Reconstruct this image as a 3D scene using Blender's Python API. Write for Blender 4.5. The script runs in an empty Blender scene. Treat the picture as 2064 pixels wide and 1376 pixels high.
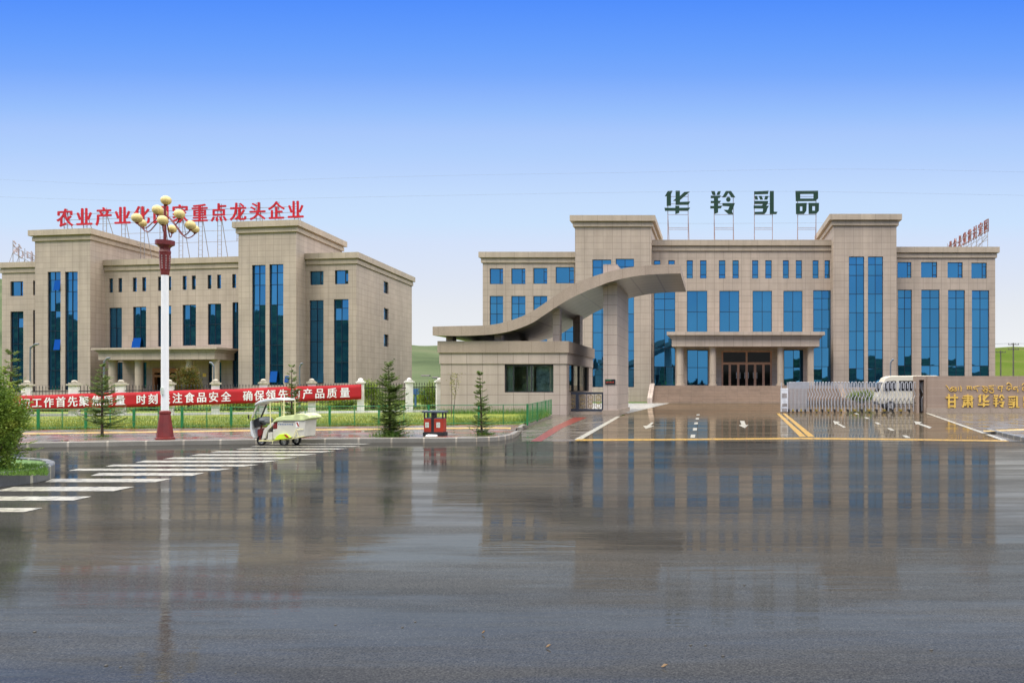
import bpy, bmesh, math, random
from mathutils import Vector, Matrix
C = bpy.context.scene.collection
R = math.radians
# ------------------------------------------------------------------ camera, sky, sun, exposure
HCAM, FPX, PX0, PY0 = 1.8, 1650.0, 1440.0, 777.0
cam_d = bpy.data.cameras.new("camera")
cam = bpy.data.objects.new("camera", cam_d); C.objects.link(cam)
cam.location = (0, 0, HCAM); cam.rotation_euler = (R(90), 0, 0)
cam_d.sensor_fit = 'HORIZONTAL'; cam_d.sensor_width = 36
cam_d.lens = FPX/2064*36
cam_d.shift_x = (1032-PX0)/2064; cam_d.shift_y = (PY0-688)/2064
cam_d.clip_start = 0.1; cam_d.clip_end = 8000
sc = bpy.context.scene
sc.camera = cam
SUN_EL, SUN_AZ = 50, 215          # azimuth clockwise from +Y
world = bpy.data.worlds.new("World"); sc.world = world; world.use_nodes = True
wt = world.node_tree; wt.nodes.clear()
wo = wt.nodes.new('ShaderNodeOutputWorld'); bg = wt.nodes.new('ShaderNodeBackground')
tc = wt.nodes.new('ShaderNodeTexCoord'); sp = wt.nodes.new('ShaderNodeSeparateXYZ')
ramp = wt.nodes.new('ShaderNodeValToRGB')
sky = wt.nodes.new('ShaderNodeTexSky'); sky.sky_type = 'NISHITA'; sky.sun_disc = False
sky.sun_elevation = R(SUN_EL); sky.sun_rotation = R(SUN_AZ); sky.altitude = 3000
def lin(r, g, b):
    f = lambda c: (c/255/12.92) if c <= 10 else ((c/255+.055)/1.055)**2.4
    return (f(r), f(g), f(b), 1)
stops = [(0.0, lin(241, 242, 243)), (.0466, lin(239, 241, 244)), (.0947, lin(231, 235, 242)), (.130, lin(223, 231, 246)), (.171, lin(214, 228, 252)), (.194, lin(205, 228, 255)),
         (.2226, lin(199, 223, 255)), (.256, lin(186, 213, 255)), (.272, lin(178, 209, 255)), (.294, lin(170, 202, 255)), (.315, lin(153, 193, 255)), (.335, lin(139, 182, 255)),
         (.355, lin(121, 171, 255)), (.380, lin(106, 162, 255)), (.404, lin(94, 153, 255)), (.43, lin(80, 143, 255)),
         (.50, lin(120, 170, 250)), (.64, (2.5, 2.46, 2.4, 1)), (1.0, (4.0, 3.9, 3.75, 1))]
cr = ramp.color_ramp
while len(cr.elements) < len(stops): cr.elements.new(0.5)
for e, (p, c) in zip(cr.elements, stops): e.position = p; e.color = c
skm = wt.nodes.new('ShaderNodeVectorMath'); skm.operation = 'SCALE'; skm.inputs[3].default_value = 0.10
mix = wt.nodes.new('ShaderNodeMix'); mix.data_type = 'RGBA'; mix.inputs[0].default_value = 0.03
L = wt.links.new
vm = wt.nodes.new('ShaderNodeVectorMath'); vm.operation = 'MULTIPLY'; vm.inputs[1].default_value = (.25, 1, 1)   # broad bands across the view, slightly curved
vn = wt.nodes.new('ShaderNodeVectorMath'); vn.operation = 'NORMALIZE'
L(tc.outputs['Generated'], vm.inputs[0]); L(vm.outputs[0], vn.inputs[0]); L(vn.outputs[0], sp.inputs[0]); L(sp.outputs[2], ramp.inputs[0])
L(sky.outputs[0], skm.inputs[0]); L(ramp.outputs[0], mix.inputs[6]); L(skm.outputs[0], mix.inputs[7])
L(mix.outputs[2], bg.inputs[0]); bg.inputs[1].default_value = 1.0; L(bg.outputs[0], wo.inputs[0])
sun_d = bpy.data.lights.new("sun", 'SUN'); sun_d.energy = 1.5; sun_d.angle = R(16); sun_d.color = (1, .93, .82)
sun = bpy.data.objects.new("sun", sun_d); C.objects.link(sun)
sv = Vector((math.sin(R(SUN_AZ))*math.cos(R(SUN_EL)), math.cos(R(SUN_AZ))*math.cos(R(SUN_EL)), math.sin(R(SUN_EL))))
sun.rotation_euler = sv.to_track_quat('Z', 'Y').to_euler(); sun.location = sv*50
vs = sc.view_settings
sc.display_settings.display_device = 'sRGB'
vs.view_transform = 'Standard'; vs.look = 'None'; vs.exposure = 0; vs.gamma = 1; vs.use_curve_mapping = False
sc.cycles.max_bounces = 6; sc.cycles.use_denoising = True
sc.cycles.caustics_reflective = False; sc.cycles.caustics_refractive = False

# ------------------------------------------------------------------ pixels of the survey photo -> points
def G(px, py, z=0.0):
    Y = (HCAM-z)*FPX/(py-PY0)
    return Vector(((px-PX0)*Y/FPX, Y, z))
def A(px, py, Y):
    return Vector(((px-PX0)*Y/FPX, Y, HCAM-(py-PY0)*Y/FPX))
class Frame:
    def __init__(s, O, U, D): s.O, s.U, s.D = Vector(O), Vector(U).normalized(), Vector(D).normalized()
    def P(s, u, d, z): return s.O + s.U*u + s.D*d + Vector((0, 0, z))
    def pick(s, px, py, d=0):
        dx = (px-PX0)/FPX; o = s.O + s.D*d; U = s.U
        # t*dx = ox+u*Ux ; t = oy+u*Uy
        u = (o.y*dx - o.x)/(U.x - U.y*dx); t = o.y + u*U.y
        return u, HCAM+(PY0-py)*t/FPX

# ------------------------------------------------------------------ mesh helper
class MB:
    def __init__(s): s.v = []; s.f = []
    def face(s, *ps):
        i = len(s.v); s.v += [Vector(p) for p in ps]; s.f.append(tuple(range(i, i+len(ps)))); return s
    def hexa(s, p):   # 8 points: bottom 4, top 4
        i = len(s.v); s.v += [Vector(q) for q in p]
        for q in ((3,2,1,0),(4,5,6,7),(0,1,5,4),(1,2,6,5),(2,3,7,6),(3,0,4,7)): s.f.append(tuple(i+k for k in q))
        return s
    def fbox(s, F, u0, u1, d0, d1, z0, z1):
        return s.hexa([F.P(u0,d0,z0),F.P(u1,d0,z0),F.P(u1,d1,z0),F.P(u0,d1,z0),F.P(u0,d0,z1),F.P(u1,d0,z1),F.P(u1,d1,z1),F.P(u0,d1,z1)])
    def box(s, x0, x1, y0, y1, z0, z1):
        return s.hexa([(x0,y0,z0),(x1,y0,z0),(x1,y1,z0),(x0,y1,z0),(x0,y0,z1),(x1,y0,z1),(x1,y1,z1),(x0,y1,z1)])
    def tube(s, pts, r, n=6, cap=True):
        pts = [Vector(p) for p in pts]; rs = r if isinstance(r, (list, tuple)) else [r]*len(pts)
        i0 = len(s.v); up = None
        for k, p in enumerate(pts):
            t = (pts[min(k+1, len(pts)-1)] - pts[max(k-1, 0)]).normalized()
            if up is None: up = Vector((0,0,1)) if abs(t.z) < .9 else Vector((1,0,0))
            a = t.cross(up).normalized(); b = a.cross(t).normalized(); up = b
            for j in range(n):
                q = 2*math.pi*(j+.5)/n; s.v.append(p + (a*math.cos(q)+b*math.sin(q))*rs[k])
        for k in range(len(pts)-1):
            for j in range(n):
                j2 = (j+1) % n
                s.f.append((i0+k*n+j, i0+k*n+j2, i0+(k+1)*n+j2, i0+(k+1)*n+j))
        if cap:
            s.f.append(tuple(i0+j for j in range(n))[::-1]); s.f.append(tuple(i0+(len(pts)-1)*n+j for j in range(n)))
        return s
    def lathe(s, c, prof, n=16, ang=0):
        c = Vector(c); i0 = len(s.v)
        for r, z in prof:
            for j in range(n):
                q = 2*math.pi*j/n+ang; s.v.append(c+Vector((math.cos(q)*r, math.sin(q)*r, z)))
        for k in range(len(prof)-1):
            for j in range(n):
                j2 = (j+1) % n; s.f.append((i0+k*n+j, i0+k*n+j2, i0+(k+1)*n+j2, i0+(k+1)*n+j))
        s.f.append(tuple(i0+j for j in range(n))[::-1]); s.f.append(tuple(i0+(len(prof)-1)*n+j for j in range(n)))
        return s
    def prism(s, poly, fa, fb):   # poly of 2d points, two mappings for the two faces
        n = len(poly); i = len(s.v)
        s.v += [Vector(fa(*p)) for p in poly] + [Vector(fb(*p)) for p in poly]
        s.f.append(tuple(range(i, i+n))); s.f.append(tuple(range(i+2*n-1, i+n-1, -1)))
        for k in range(n): s.f.append((i+k, i+n+k, i+n+(k+1) % n, i+(k+1) % n))
        return s
    def ball(s, c, rx, ry, rz, n=14, m=9):
        return s.ell(c, rx, ry, rz, n, m)
    def ell(s, c, rx, ry, rz, n, m):
        c = Vector(c); i0 = len(s.v)
        for k in range(m+1):
            a = math.pi*k/m
            for j in range(n):
                q = 2*math.pi*j/n
                s.v.append(c+Vector((rx*math.sin(a)*math.cos(q), ry*math.sin(a)*math.sin(q), -rz*math.cos(a))))
        for k in range(m):
            for j in range(n):
                j2 = (j+1) % n; s.f.append((i0+k*n+j, i0+k*n+j2, i0+(k+1)*n+j2, i0+(k+1)*n+j))
        return s
    def build(s, name, mat, parent=None, smooth=False, fix=True, bevel=0, merge=False):
        me = bpy.data.meshes.new(name)
        org = parent.matrix_world_loc if False else (parent['_o'] if parent is not None and '_o' in parent else (0,0,0))
        org = Vector(org)
        me.from_pydata([tuple(v-org) for v in s.v], [], s.f)
        if fix or merge:
            bm = bmesh.new(); bm.from_mesh(me)
            if merge: bmesh.ops.remove_doubles(bm, verts=bm.verts, dist=1e-4)
            bmesh.ops.recalc_face_normals(bm, faces=bm.faces)
            bm.to_mesh(me); bm.free()
        me.update()
        uv = me.uv_layers.new(name="UVMap")
        for p in me.polygons:
            n = p.normal
            if abs(n.z) > .75: t1, t2 = Vector((1,0,0)), Vector((0,1,0))
            else:
                t1 = Vector((0,0,1)).cross(n).normalized(); t2 = Vector((0,0,1))
            for li in p.loop_indices:
                w = me.vertices[me.loops[li].vertex_index].co + org
                uv.data[li].uv = (w.dot(t1), w.dot(t2))
            p.use_smooth = smooth
        if smooth: me.set_sharp_from_angle(angle=R(40))
        me.materials.append(mat)
        o = bpy.data.objects.new(name, me); C.objects.link(o)
        o['_o'] = tuple(org)
        if parent is not None: o.parent = parent
        if bevel:
            m = o.modifiers.new('bevel', 'BEVEL'); m.width = bevel; m.segments = 3; m.limit_method = 'ANGLE'
        return o
def tag(o, label, cat, group=None):
    o['label'] = label; o['category'] = cat
    if group: o['group'] = group
    return o
def thing(name, loc, label, cat, group=None):
    o = bpy.data.objects.new(name, None); C.objects.link(o); o.location = loc; o['_o'] = tuple(loc)
    o.empty_display_size = .2
    return tag(o, label, cat, group)
def struct(o, kind='structure'):
    o['kind'] = kind; return o
def copy_tree(o, parent=None):
    c = o.copy(); C.objects.link(c)
    if parent is not None: c.parent = parent
    for ch in [x for x in C.objects if x.parent == o]: copy_tree(ch, c)
    return c

# ------------------------------------------------------------------ materials
def newmat(name):
    m = bpy.data.materials.new(name); m.use_nodes = True
    nt = m.node_tree; b = nt.nodes['Principled BSDF']
    return m, nt, b
def noise(nt, scale, detail=4, rough=.55, coord='Object', vec=None, mapscale=None):
    n = nt.nodes.new('ShaderNodeTexNoise'); n.inputs['Scale'].default_value = scale
    n.inputs['Detail'].default_value = detail; n.inputs['Roughness'].default_value = rough
    if vec is None:
        t = nt.nodes.new('ShaderNodeTexCoord'); vec = t.outputs[coord]
    if mapscale:
        mp = nt.nodes.new('ShaderNodeMapping'); mp.inputs['Scale'].default_value = mapscale
        nt.links.new(vec, mp.inputs[0]); vec = mp.outputs[0]
    nt.links.new(vec, n.inputs['Vector']); return n
def rampn(nt, src, stops):
    r = nt.nodes.new('ShaderNodeValToRGB'); e = r.color_ramp.elements
    while len(e) < len(stops): e.new(.5)
    for x, (p, c) in zip(e, stops): x.position = p; x.color = tuple(c)+((1,) if len(c) == 3 else ())
    nt.links.new(src, r.inputs[0]); return r
def mixc(nt, fac, a, b, mode='MIX'):
    m = nt.nodes.new('ShaderNodeMix'); m.data_type = 'RGBA'; m.blend_type = mode
    for i, x in ((0, fac), (6, a), (7, b)):
        if hasattr(x, 'links') or hasattr(x, 'is_linked'): nt.links.new(x, m.inputs[i])
        else: m.inputs[i].default_value = x if not isinstance(x, tuple) else (x+(1,) if len(x) == 3 else x)
    return m.outputs[2]
def bump(nt, b, src, strength, dist=.02):
    n = nt.nodes.new('ShaderNodeBump'); n.inputs['Strength'].default_value = strength; n.inputs['Distance'].default_value = dist
    nt.links.new(src, n.inputs['Height']); nt.links.new(n.outputs[0], b.inputs['Normal'])
def plain(name, col, rough=.5, metal=0, var=.18, scale=3, spec=.5, bmp=0):
    m, nt, b = newmat(name)
    n = noise(nt, scale)
    lo = tuple(c*(1-var) for c in col); hi = tuple(min(1, c*(1+var)) for c in col)
    r = rampn(nt, n.outputs[0], [(.3, lo), (.7, hi)])
    nt.links.new(r.outputs[0], b.inputs['Base Color'])
    b.inputs['Roughness'].default_value = rough; b.inputs['Metallic'].default_value = metal
    b.inputs['Specular IOR Level'].default_value = spec
    if bmp:
        n2 = noise(nt, scale*8); bump(nt, b, n2.outputs[0], bmp)
    return m
def tiles(name, c1, c2, mortar, bw, bh, ms, rough=.6, offset=0, speck=0, bmp=0):
    m, nt, b = newmat(name)
    t = nt.nodes.new('ShaderNodeTexCoord')
    k = nt.nodes.new('ShaderNodeTexBrick'); k.offset = offset; k.squash = 1
    k.inputs['Scale'].default_value = 1; k.inputs['Brick Width'].default_value = bw; k.inputs['Row Height'].default_value = bh
    k.inputs['Mortar Size'].default_value = ms; k.inputs['Mortar Smooth'].default_value = .2; k.inputs['Bias'].default_value = 0
    k.inputs['Color1'].default_value = c1+(1,); k.inputs['Color2'].default_value = c2+(1,); k.inputs['Mortar'].default_value = mortar+(1,)
    nt.links.new(t.outputs['UV'], k.inputs['Vector'])
    n = noise(nt, .35, 6, .6, 'Object')
    r = rampn(nt, n.outputs[0], [(.3, (.86, .86, .86)), (.7, (1.06, 1.05, 1.04))])
    c = mixc(nt, 1.0, k.outputs[0], r.outputs[0], 'MULTIPLY')
    st = noise(nt, 1.0, 5, .65, 'Object', mapscale=(1.6, 1.6, .12))   # rain streaks
    rs = rampn(nt, st.outputs[0], [(.35, (.82, .81, .79)), (.6, (1, 1, 1))])
    c = mixc(nt, .7, c, rs.outputs[0], 'MULTIPLY')
    if speck:
        s2 = noise(nt, 45, 3, .8); r2 = rampn(nt, s2.outputs[0], [(.35, (1-speck,)*3), (.65, (1+speck*.6,)*3)])
        c = mixc(nt, 1.0, c, r2.outputs[0], 'MULTIPLY')
    nt.links.new(c, b.inputs['Base Color']); b.inputs['Roughness'].default_value = rough
    if bmp: bump(nt, b, k.outputs[1], -bmp)
    return m
M = {}
M['clad'] = tiles('beige_cladding', (.45, .368, .30), (.415, .34, .275), (.27, .218, .18), 1.02, .70, .022, .6)
M['clad_small'] = tiles('beige_cladding_fine', (.45, .37, .305), (.415, .34, .28), (.29, .235, .195), .95, .62, .020, .6)
M['cornice'] = tiles('cornice_stone', (.46, .38, .295), (.42, .345, .27), (.28, .23, .18), 1.6, 3, .02, .6, speck=.1)
M['granite'] = tiles('pink_granite', (.48, .40, .345), (.45, .37, .32), (.16, .125, .11), .95, .62, .012, .45, speck=.14)
M['granite_rough'] = tiles('brown_granite', (.40, .32, .255), (.36, .285, .225), (.24, .18, .14), 1.4, 3, .01, .5, speck=.3)
M['granite_wall'] = tiles('sign_wall_granite', (.36, .27, .21), (.33, .245, .195), (.44, .35, .28), 4, .55, .014, .4, speck=.16)
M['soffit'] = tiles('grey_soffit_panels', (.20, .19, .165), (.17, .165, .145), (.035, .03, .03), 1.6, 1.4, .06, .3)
M['step'] = tiles('granite_steps', (.32, .235, .175), (.28, .205, .15), (.13, .095, .075), 1.2, .15, .008, .35, speck=.12)
def glass_blue():
    m, nt, b = newmat('blue_mirror_glass')
    n = noise(nt, .12, 2); r = rampn(nt, n.outputs[0], [(.3, (.042, .205, .41)), (.7, (.055, .245, .47))])
    ge = nt.nodes.new('ShaderNodeNewGeometry'); ri = rampn(nt, ge.outputs['Random Per Island'], [(0, (.90, .91, .93)), (.6, (1, 1, 1)), (.9, (1.05, 1.05, 1.04)), (1, (1.2, 1.16, 1.1))])
    nt.links.new(mixc(nt, 1.0, r.outputs[0], ri.outputs[0], 'MULTIPLY'), b.inputs['Base Color'])
    b.inputs['Metallic'].default_value = .92; b.inputs['Roughness'].default_value = .015
    n2 = noise(nt, .55, 2, .5); bump(nt, b, n2.outputs[0], .06, .05)
    return m
M['glass'] = glass_blue()
M['mullion'] = plain('dark_blue_mullion', (.018, .028, .05), .35, .3)
M['frame_dark'] = plain('dark_window_frame', (.02, .02, .025), .4)
def glass_clear(name, tint, refl=.35):
    m, nt, b = newmat(name); nt.nodes.remove(b)
    out = [n for n in nt.nodes if n.type == 'OUTPUT_MATERIAL'][0]
    tr = nt.nodes.new('ShaderNodeBsdfTransparent'); tr.inputs[0].default_value = tint+(1,)
    gl = nt.nodes.new('ShaderNodeBsdfGlossy'); gl.inputs['Roughness'].default_value = .02; gl.inputs[0].default_value = (.8, .9, .86, 1)
    lw = nt.nodes.new('ShaderNodeFresnel'); lw.inputs[0].default_value = 1.5
    ad = nt.nodes.new('ShaderNodeMath'); ad.operation = 'ADD'; ad.use_clamp = True; ad.inputs[1].default_value = refl-.04
    mx = nt.nodes.new('ShaderNodeMixShader')
    nt.links.new(lw.outputs[0], ad.inputs[0]); nt.links.new(ad.outputs[0], mx.inputs[0])
    nt.links.new(tr.outputs[0], mx.inputs[1]); nt.links.new(gl.outputs[0], mx.inputs[2]); nt.links.new(mx.outputs[0], out.inputs[0])
    return m
M['glass_green'] = glass_clear('greenish_clear_glass', (.90, .95, .91), .15)
M['glass_screen'] = glass_clear('clear_windscreen', (.75, .8, .78), .25)
M['glass_door'] = plain('dark_door_glass', (.010, .009, .008), .04, 0, .3, 2, .18)
M['bronze'] = plain('brown_door_frame', (.52, .28, .17), .4, .05)
M['orange_wood'] = plain('orange_door_frame', (.36, .15, .06), .4)
M['red_sign'] = plain('red_sign_enamel', (.46, .004, .008), .35)
M['green_sign'] = plain('dark_green_sign', (.004, .032, .012), .4)
M['rust_sign'] = plain('faded_red_sign', (.24, .08, .065), .6, var=.4, scale=2)
M['steel'] = plain('grey_painted_steel', (.32, .29, .28), .45, .3, var=.3)
M['steel_red'] = plain('primer_steel', (.32, .22, .21), .5, .2, var=.3)
M['pale_sign'] = plain('greyish_back_of_sign', (.42, .36, .38), .6, var=.2)
M['tri_white'] = plain('dusty_white_shell', (.58, .60, .60), .4, var=.12)
M['gold'] = plain('gold_lettering', (.85, .55, .12), .3, .35)
M['white_paint'] = plain('white_paint', (.78, .78, .77), .45, var=.02)
M['white_pillar'] = plain('white_plaster', (.72, .70, .66), .7, var=.14, scale=4)
M['cap_stone'] = plain('weathered_cap', (.42, .38, .31), .7, var=.3, scale=8)
M['red_paint'] = plain('dark_red_lamp_paint', (.15, .014, .011), .42, var=.25, bmp=.05)
M['globe'] = plain('cream_lamp_globe', (.64, .50, .19), .35, var=.08)
M['iron'] = plain('black_iron', (.012, .012, .014), .5)
M['green_paint'] = plain('green_fence_paint', (.012, .16, .05), .4)
M['banner'] = plain('red_banner_cloth', (.42, .005, .013), .75, var=.12, scale=1.5)
M['banner_text'] = plain('white_banner_print', (.78, .76, .80), .75, var=.05)
M['galv'] = plain('grey_lamp_steel', (.16, .18, .21), .4, .5)
M['gate_steel'] = plain('stainless_gate', (.41, .42, .46), .35, .1, var=.08)
M['link_steel'] = plain('dull_link_steel', (.12, .125, .14), .4, .4)
M['gate_yellow'] = plain('dirty_yellow_cover', (.30, .21, .03), .5, var=.4)
M['gate_head'] = plain('white_gate_head', (.62, .64, .68), .4)
M['black'] = plain('black_plastic', (.012, .012, .013), .45)
M['rubber'] = plain('rubber', (.014, .014, .014), .8)
M['rim'] = plain('alloy_rim', (.5, .5, .5), .35, .6)
M['bin_red'] = plain('bin_red_orange', (.32, .028, .010), .4)
M['bin_roof'] = plain('bin_roof_grey', (.09, .11, .14), .35, .3)
M['sticker'] = plain('grey_white_sticker', (.5, .55, .48), .5, var=.3, scale=30)
M['cream_metal'] = plain('cream_white_body', (.55, .53, .46), .35, var=.1)
M['lime'] = plain('lime_fender', (.55, .72, .03), .4, var=.1)
M['tarp'] = plain('pale_lime_tarp', (.55, .62, .30), .6, var=.3, scale=5)
M['post_cream'] = plain('pale_yellow_tube', (.70, .66, .34), .4, var=.1)
M['grey_cloth'] = plain('grey_cloth', (.13, .14, .145), .8, var=.4, scale=8)
M['van'] = plain('cream_van_paint', (.60, .56, .46), .3, var=.05)
M['van_glass'] = plain('dark_van_glass', (.012, .014, .018), .08)
M['pole_wood'] = plain('weathered_pole', (.09, .08, .07), .8)
M['wire'] = plain('aluminium_wire', (.28, .32, .38), .5)
M['wire_dark'] = plain('dark_wire', (.07, .08, .09), .5)
M['gate_frame'] = plain('slate_gate_paint', (.035, .045, .07), .4)
M['brass'] = plain('brass_ring', (.35, .26, .12), .4, .6)
M['interior'] = plain('guardroom_wall', (.55, .56, .52), .8)
M['curtain'] = plain('pale_green_curtain', (.62, .68, .60), .8)
M['poster'] = plain('blue_wall_poster', (.34, .46, .55), .6, var=.6, scale=3)
M['led'] = plain('black_display_panel', (.01, .01, .012), .3)
M['led_red'] = plain('display_red_print', (.5, .05, .02), .4)
M['led_green'] = plain('display_green_print', (.02, .12, .05), .4)
M['blue_panel'] = plain('blue_board', (.03, .10, .26), .5)
M['bark'] = plain('bark', (.085, .06, .04), .9, var=.3, scale=9)
M['pebble'] = plain('dark_pebble', (.03, .028, .026), .5)
M['leaf_dry'] = plain('tan_leaf', (.20, .12, .055), .6)
M['village_white'] = plain('village_plaster', (.62, .60, .56), .8)
M['roof_red'] = plain('red_tin_roof', (.20, .05, .045), .6)
def foliage(name, stops, scale=3.0, trans=.0):
    m, nt, b = newmat(name)
    n = noise(nt, scale, 3); r = rampn(nt, n.outputs[0], stops)
    n2 = noise(nt, 40, 1); r2 = rampn(nt, n2.outputs[0], [(.3, (.6, .6, .6)), (.7, (1.3, 1.3, 1.2))])
    c = mixc(nt, 1.0, r.outputs[0], r2.outputs[0], 'MULTIPLY')
    nt.links.new(c, b.inputs['Base Color']); b.inputs['Roughness'].default_value = .55
    b.inputs['Specular IOR Level'].default_value = .3
    out = [q for q in nt.nodes if q.type == 'OUTPUT_MATERIAL'][0]
    tr_ = nt.nodes.new('ShaderNodeBsdfTranslucent'); nt.links.new(c, tr_.inputs[0])
    if trans:
        ms = nt.nodes.new('ShaderNodeMixShader'); ms.inputs[0].default_value = trans
        nt.links.new(b.outputs[0], ms.inputs[1]); nt.links.new(tr_.outputs[0], ms.inputs[2]); nt.links.new(ms.outputs[0], out.inputs[0])
    return m
M['spruce'] = foliage('spruce_needles', [(.3, (.085, .145, .034)), (.55, (.15, .22, .055)), (.75, (.26, .33, .09))], 3, .35)
M['spruce_light'] = foliage('young_spruce_needles', [(.3, (.12, .17, .04)), (.55, (.19, .25, .06)), (.75, (.27, .33, .09))], 3, .35)
M['bush'] = foliage('bush_leaves', [(.3, (.075, .15, .02)), (.5, (.17, .26, .035)), (.70, (.34, .38, .06))], 3, .35)
M['bush_red'] = foliage('russet_leaves', [(.3, (.045, .07, .012)), (.5, (.10, .10, .015)), (.7, (.22, .09, .02))], 4, .35)
M['sapling'] = foliage('yellow_leaves', [(.3, (.16, .17, .04)), (.7, (.34, .32, .08))])
M['grass'] = foliage('meadow_grass', [(.3, (.09, .14, .014)), (.5, (.165, .21, .022)), (.7, (.29, .275, .035))], .7)
M['lush'] = foliage('tall_green_grass', [(.3, (.04, .12, .012)), (.7, (.13, .22, .03))], 1.2)
M['hill'] = foliage('grassy_hillside', [(.3, (.045, .080, .014)), (.45, (.070, .108, .020)), (.55, (.085, .12, .026)), (.7, (.11, .125, .04))], .008)
M['hill_far'] = foliage('hazed_far_hillside', [(.3, (.055, .075, .045)), (.45, (.080, .105, .060)), (.55, (.095, .122, .070)), (.7, (.12, .135, .085))], .006)  # distance haze put into the colour: paler and greyer than the nearer hill
M['hill_wood'] = foliage('wooded_hillside', [(.3, (.006, .011, .008)), (.5, (.018, .030, .018)), (.72, (.06, .08, .035))], .045)

for k_ in ('hill', 'hill_far', 'hill_wood'): M[k_].node_tree.nodes['Principled BSDF'].inputs['Specular IOR Level'].default_value = 0
def asphalt(name, base, rough_lo, rough_hi, puddle, bmp=.12, tint=(1, .93, .84), ior=1.4, film=.8):
    m, nt, b = newmat(name)
    t = nt.nodes.new('ShaderNodeTexCoord'); pos = t.outputs['Object']
    fine = noise(nt, 70, 3, .75, vec=pos)                       # aggregate
    rf = rampn(nt, fine.outputs[0], [(.30, tuple(c*.35 for c in base)), (.52, base), (.66, tuple(c*1.5 for c in base)), (.76, tuple(c*3.2 for c in base))])
    big = noise(nt, .45, 6, .65, vec=pos, mapscale=(.2, 1, 1))  # tyre polished bands and drier patches
    rb = rampn(nt, big.outputs[0], [(.3, (.6, .6, .6)), (.7, (1.35, 1.33, 1.3))])
    c = mixc(nt, 1.0, rf.outputs[0], rb.outputs[0], 'MULTIPLY')
    st = noise(nt, .7, 8, .70, vec=pos, mapscale=(.20, 1.3, 1))
    rr = nt.nodes.new('ShaderNodeMapRange'); rr.inputs[1].default_value = puddle-.12; rr.inputs[2].default_value = puddle+.16
    rr.inputs[3].default_value = rough_lo; rr.inputs[4].default_value = rough_hi
    nt.links.new(st.outputs[0], rr.inputs[0])
    out = [q for q in nt.nodes if q.type == 'OUTPUT_MATERIAL'][0]; nt.nodes.remove(b)
    df = nt.nodes.new('ShaderNodeBsdfDiffuse'); gl = nt.nodes.new('ShaderNodeBsdfGlossy'); ms = nt.nodes.new('ShaderNodeMixShader'); fr = nt.nodes.new('ShaderNodeFresnel')
    nt.links.new(c, df.inputs[0]); gl.inputs[0].default_value = tint+(1,); nt.links.new(rr.outputs[0], gl.inputs['Roughness'])
    fr.inputs[0].default_value = ior; cv = nt.nodes.new('ShaderNodeMapRange'); cv.inputs[1].default_value = puddle-.06; cv.inputs[2].default_value = puddle+.10; cv.inputs[3].default_value = film; cv.inputs[4].default_value = film*.42
    fm = nt.nodes.new('ShaderNodeMath'); fm.operation = 'MULTIPLY'; nt.links.new(st.outputs[0], cv.inputs[0]); nt.links.new(fr.outputs[0], fm.inputs[0]); nt.links.new(cv.outputs[0], fm.inputs[1])
    nt.links.new(fm.outputs[0], ms.inputs[0]); nt.links.new(df.outputs[0], ms.inputs[1]); nt.links.new(gl.outputs[0], ms.inputs[2]); nt.links.new(ms.outputs[0], out.inputs[0])
    # ripples of the water film lie across the road; the stone grain stands out of it where it is drier
    rp = noise(nt, 2.6, 5, .55, vec=pos, mapscale=(.13, 1, 1))
    gr = noise(nt, 75, 2, .6, vec=pos)
    wet = nt.nodes.new('ShaderNodeMapRange'); wet.inputs[1].default_value = puddle-.08; wet.inputs[2].default_value = puddle+.16; wet.inputs[3].default_value = .004; wet.inputs[4].default_value = .03
    nt.links.new(st.outputs[0], wet.inputs[0])
    ad = nt.nodes.new('ShaderNodeMath'); ad.operation = 'MULTIPLY_ADD'
    nt.links.new(gr.outputs[0], ad.inputs[0]); nt.links.new(wet.outputs[0], ad.inputs[1]); nt.links.new(rp.outputs[0], ad.inputs[2])
    bn_ = nt.nodes.new('ShaderNodeBump'); bn_.inputs['Strength'].default_value = bmp; bn_.inputs['Distance'].default_value = .03
    nt.links.new(ad.outputs[0], bn_.inputs['Height'])
    for q in (df, gl, fr): nt.links.new(bn_.outputs[0], q.inputs['Normal'])
    return m
M['road'] = asphalt('wet_asphalt', (.043, .0425, .0415), .025, .10, .47, bmp=.13, tint=(.88, .85, .78), film=.78)
M['drive'] = asphalt('wet_forecourt', (.085, .072, .055), .02, .10, .5, bmp=.04, tint=(1, .90, .76), film=.85)
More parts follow.
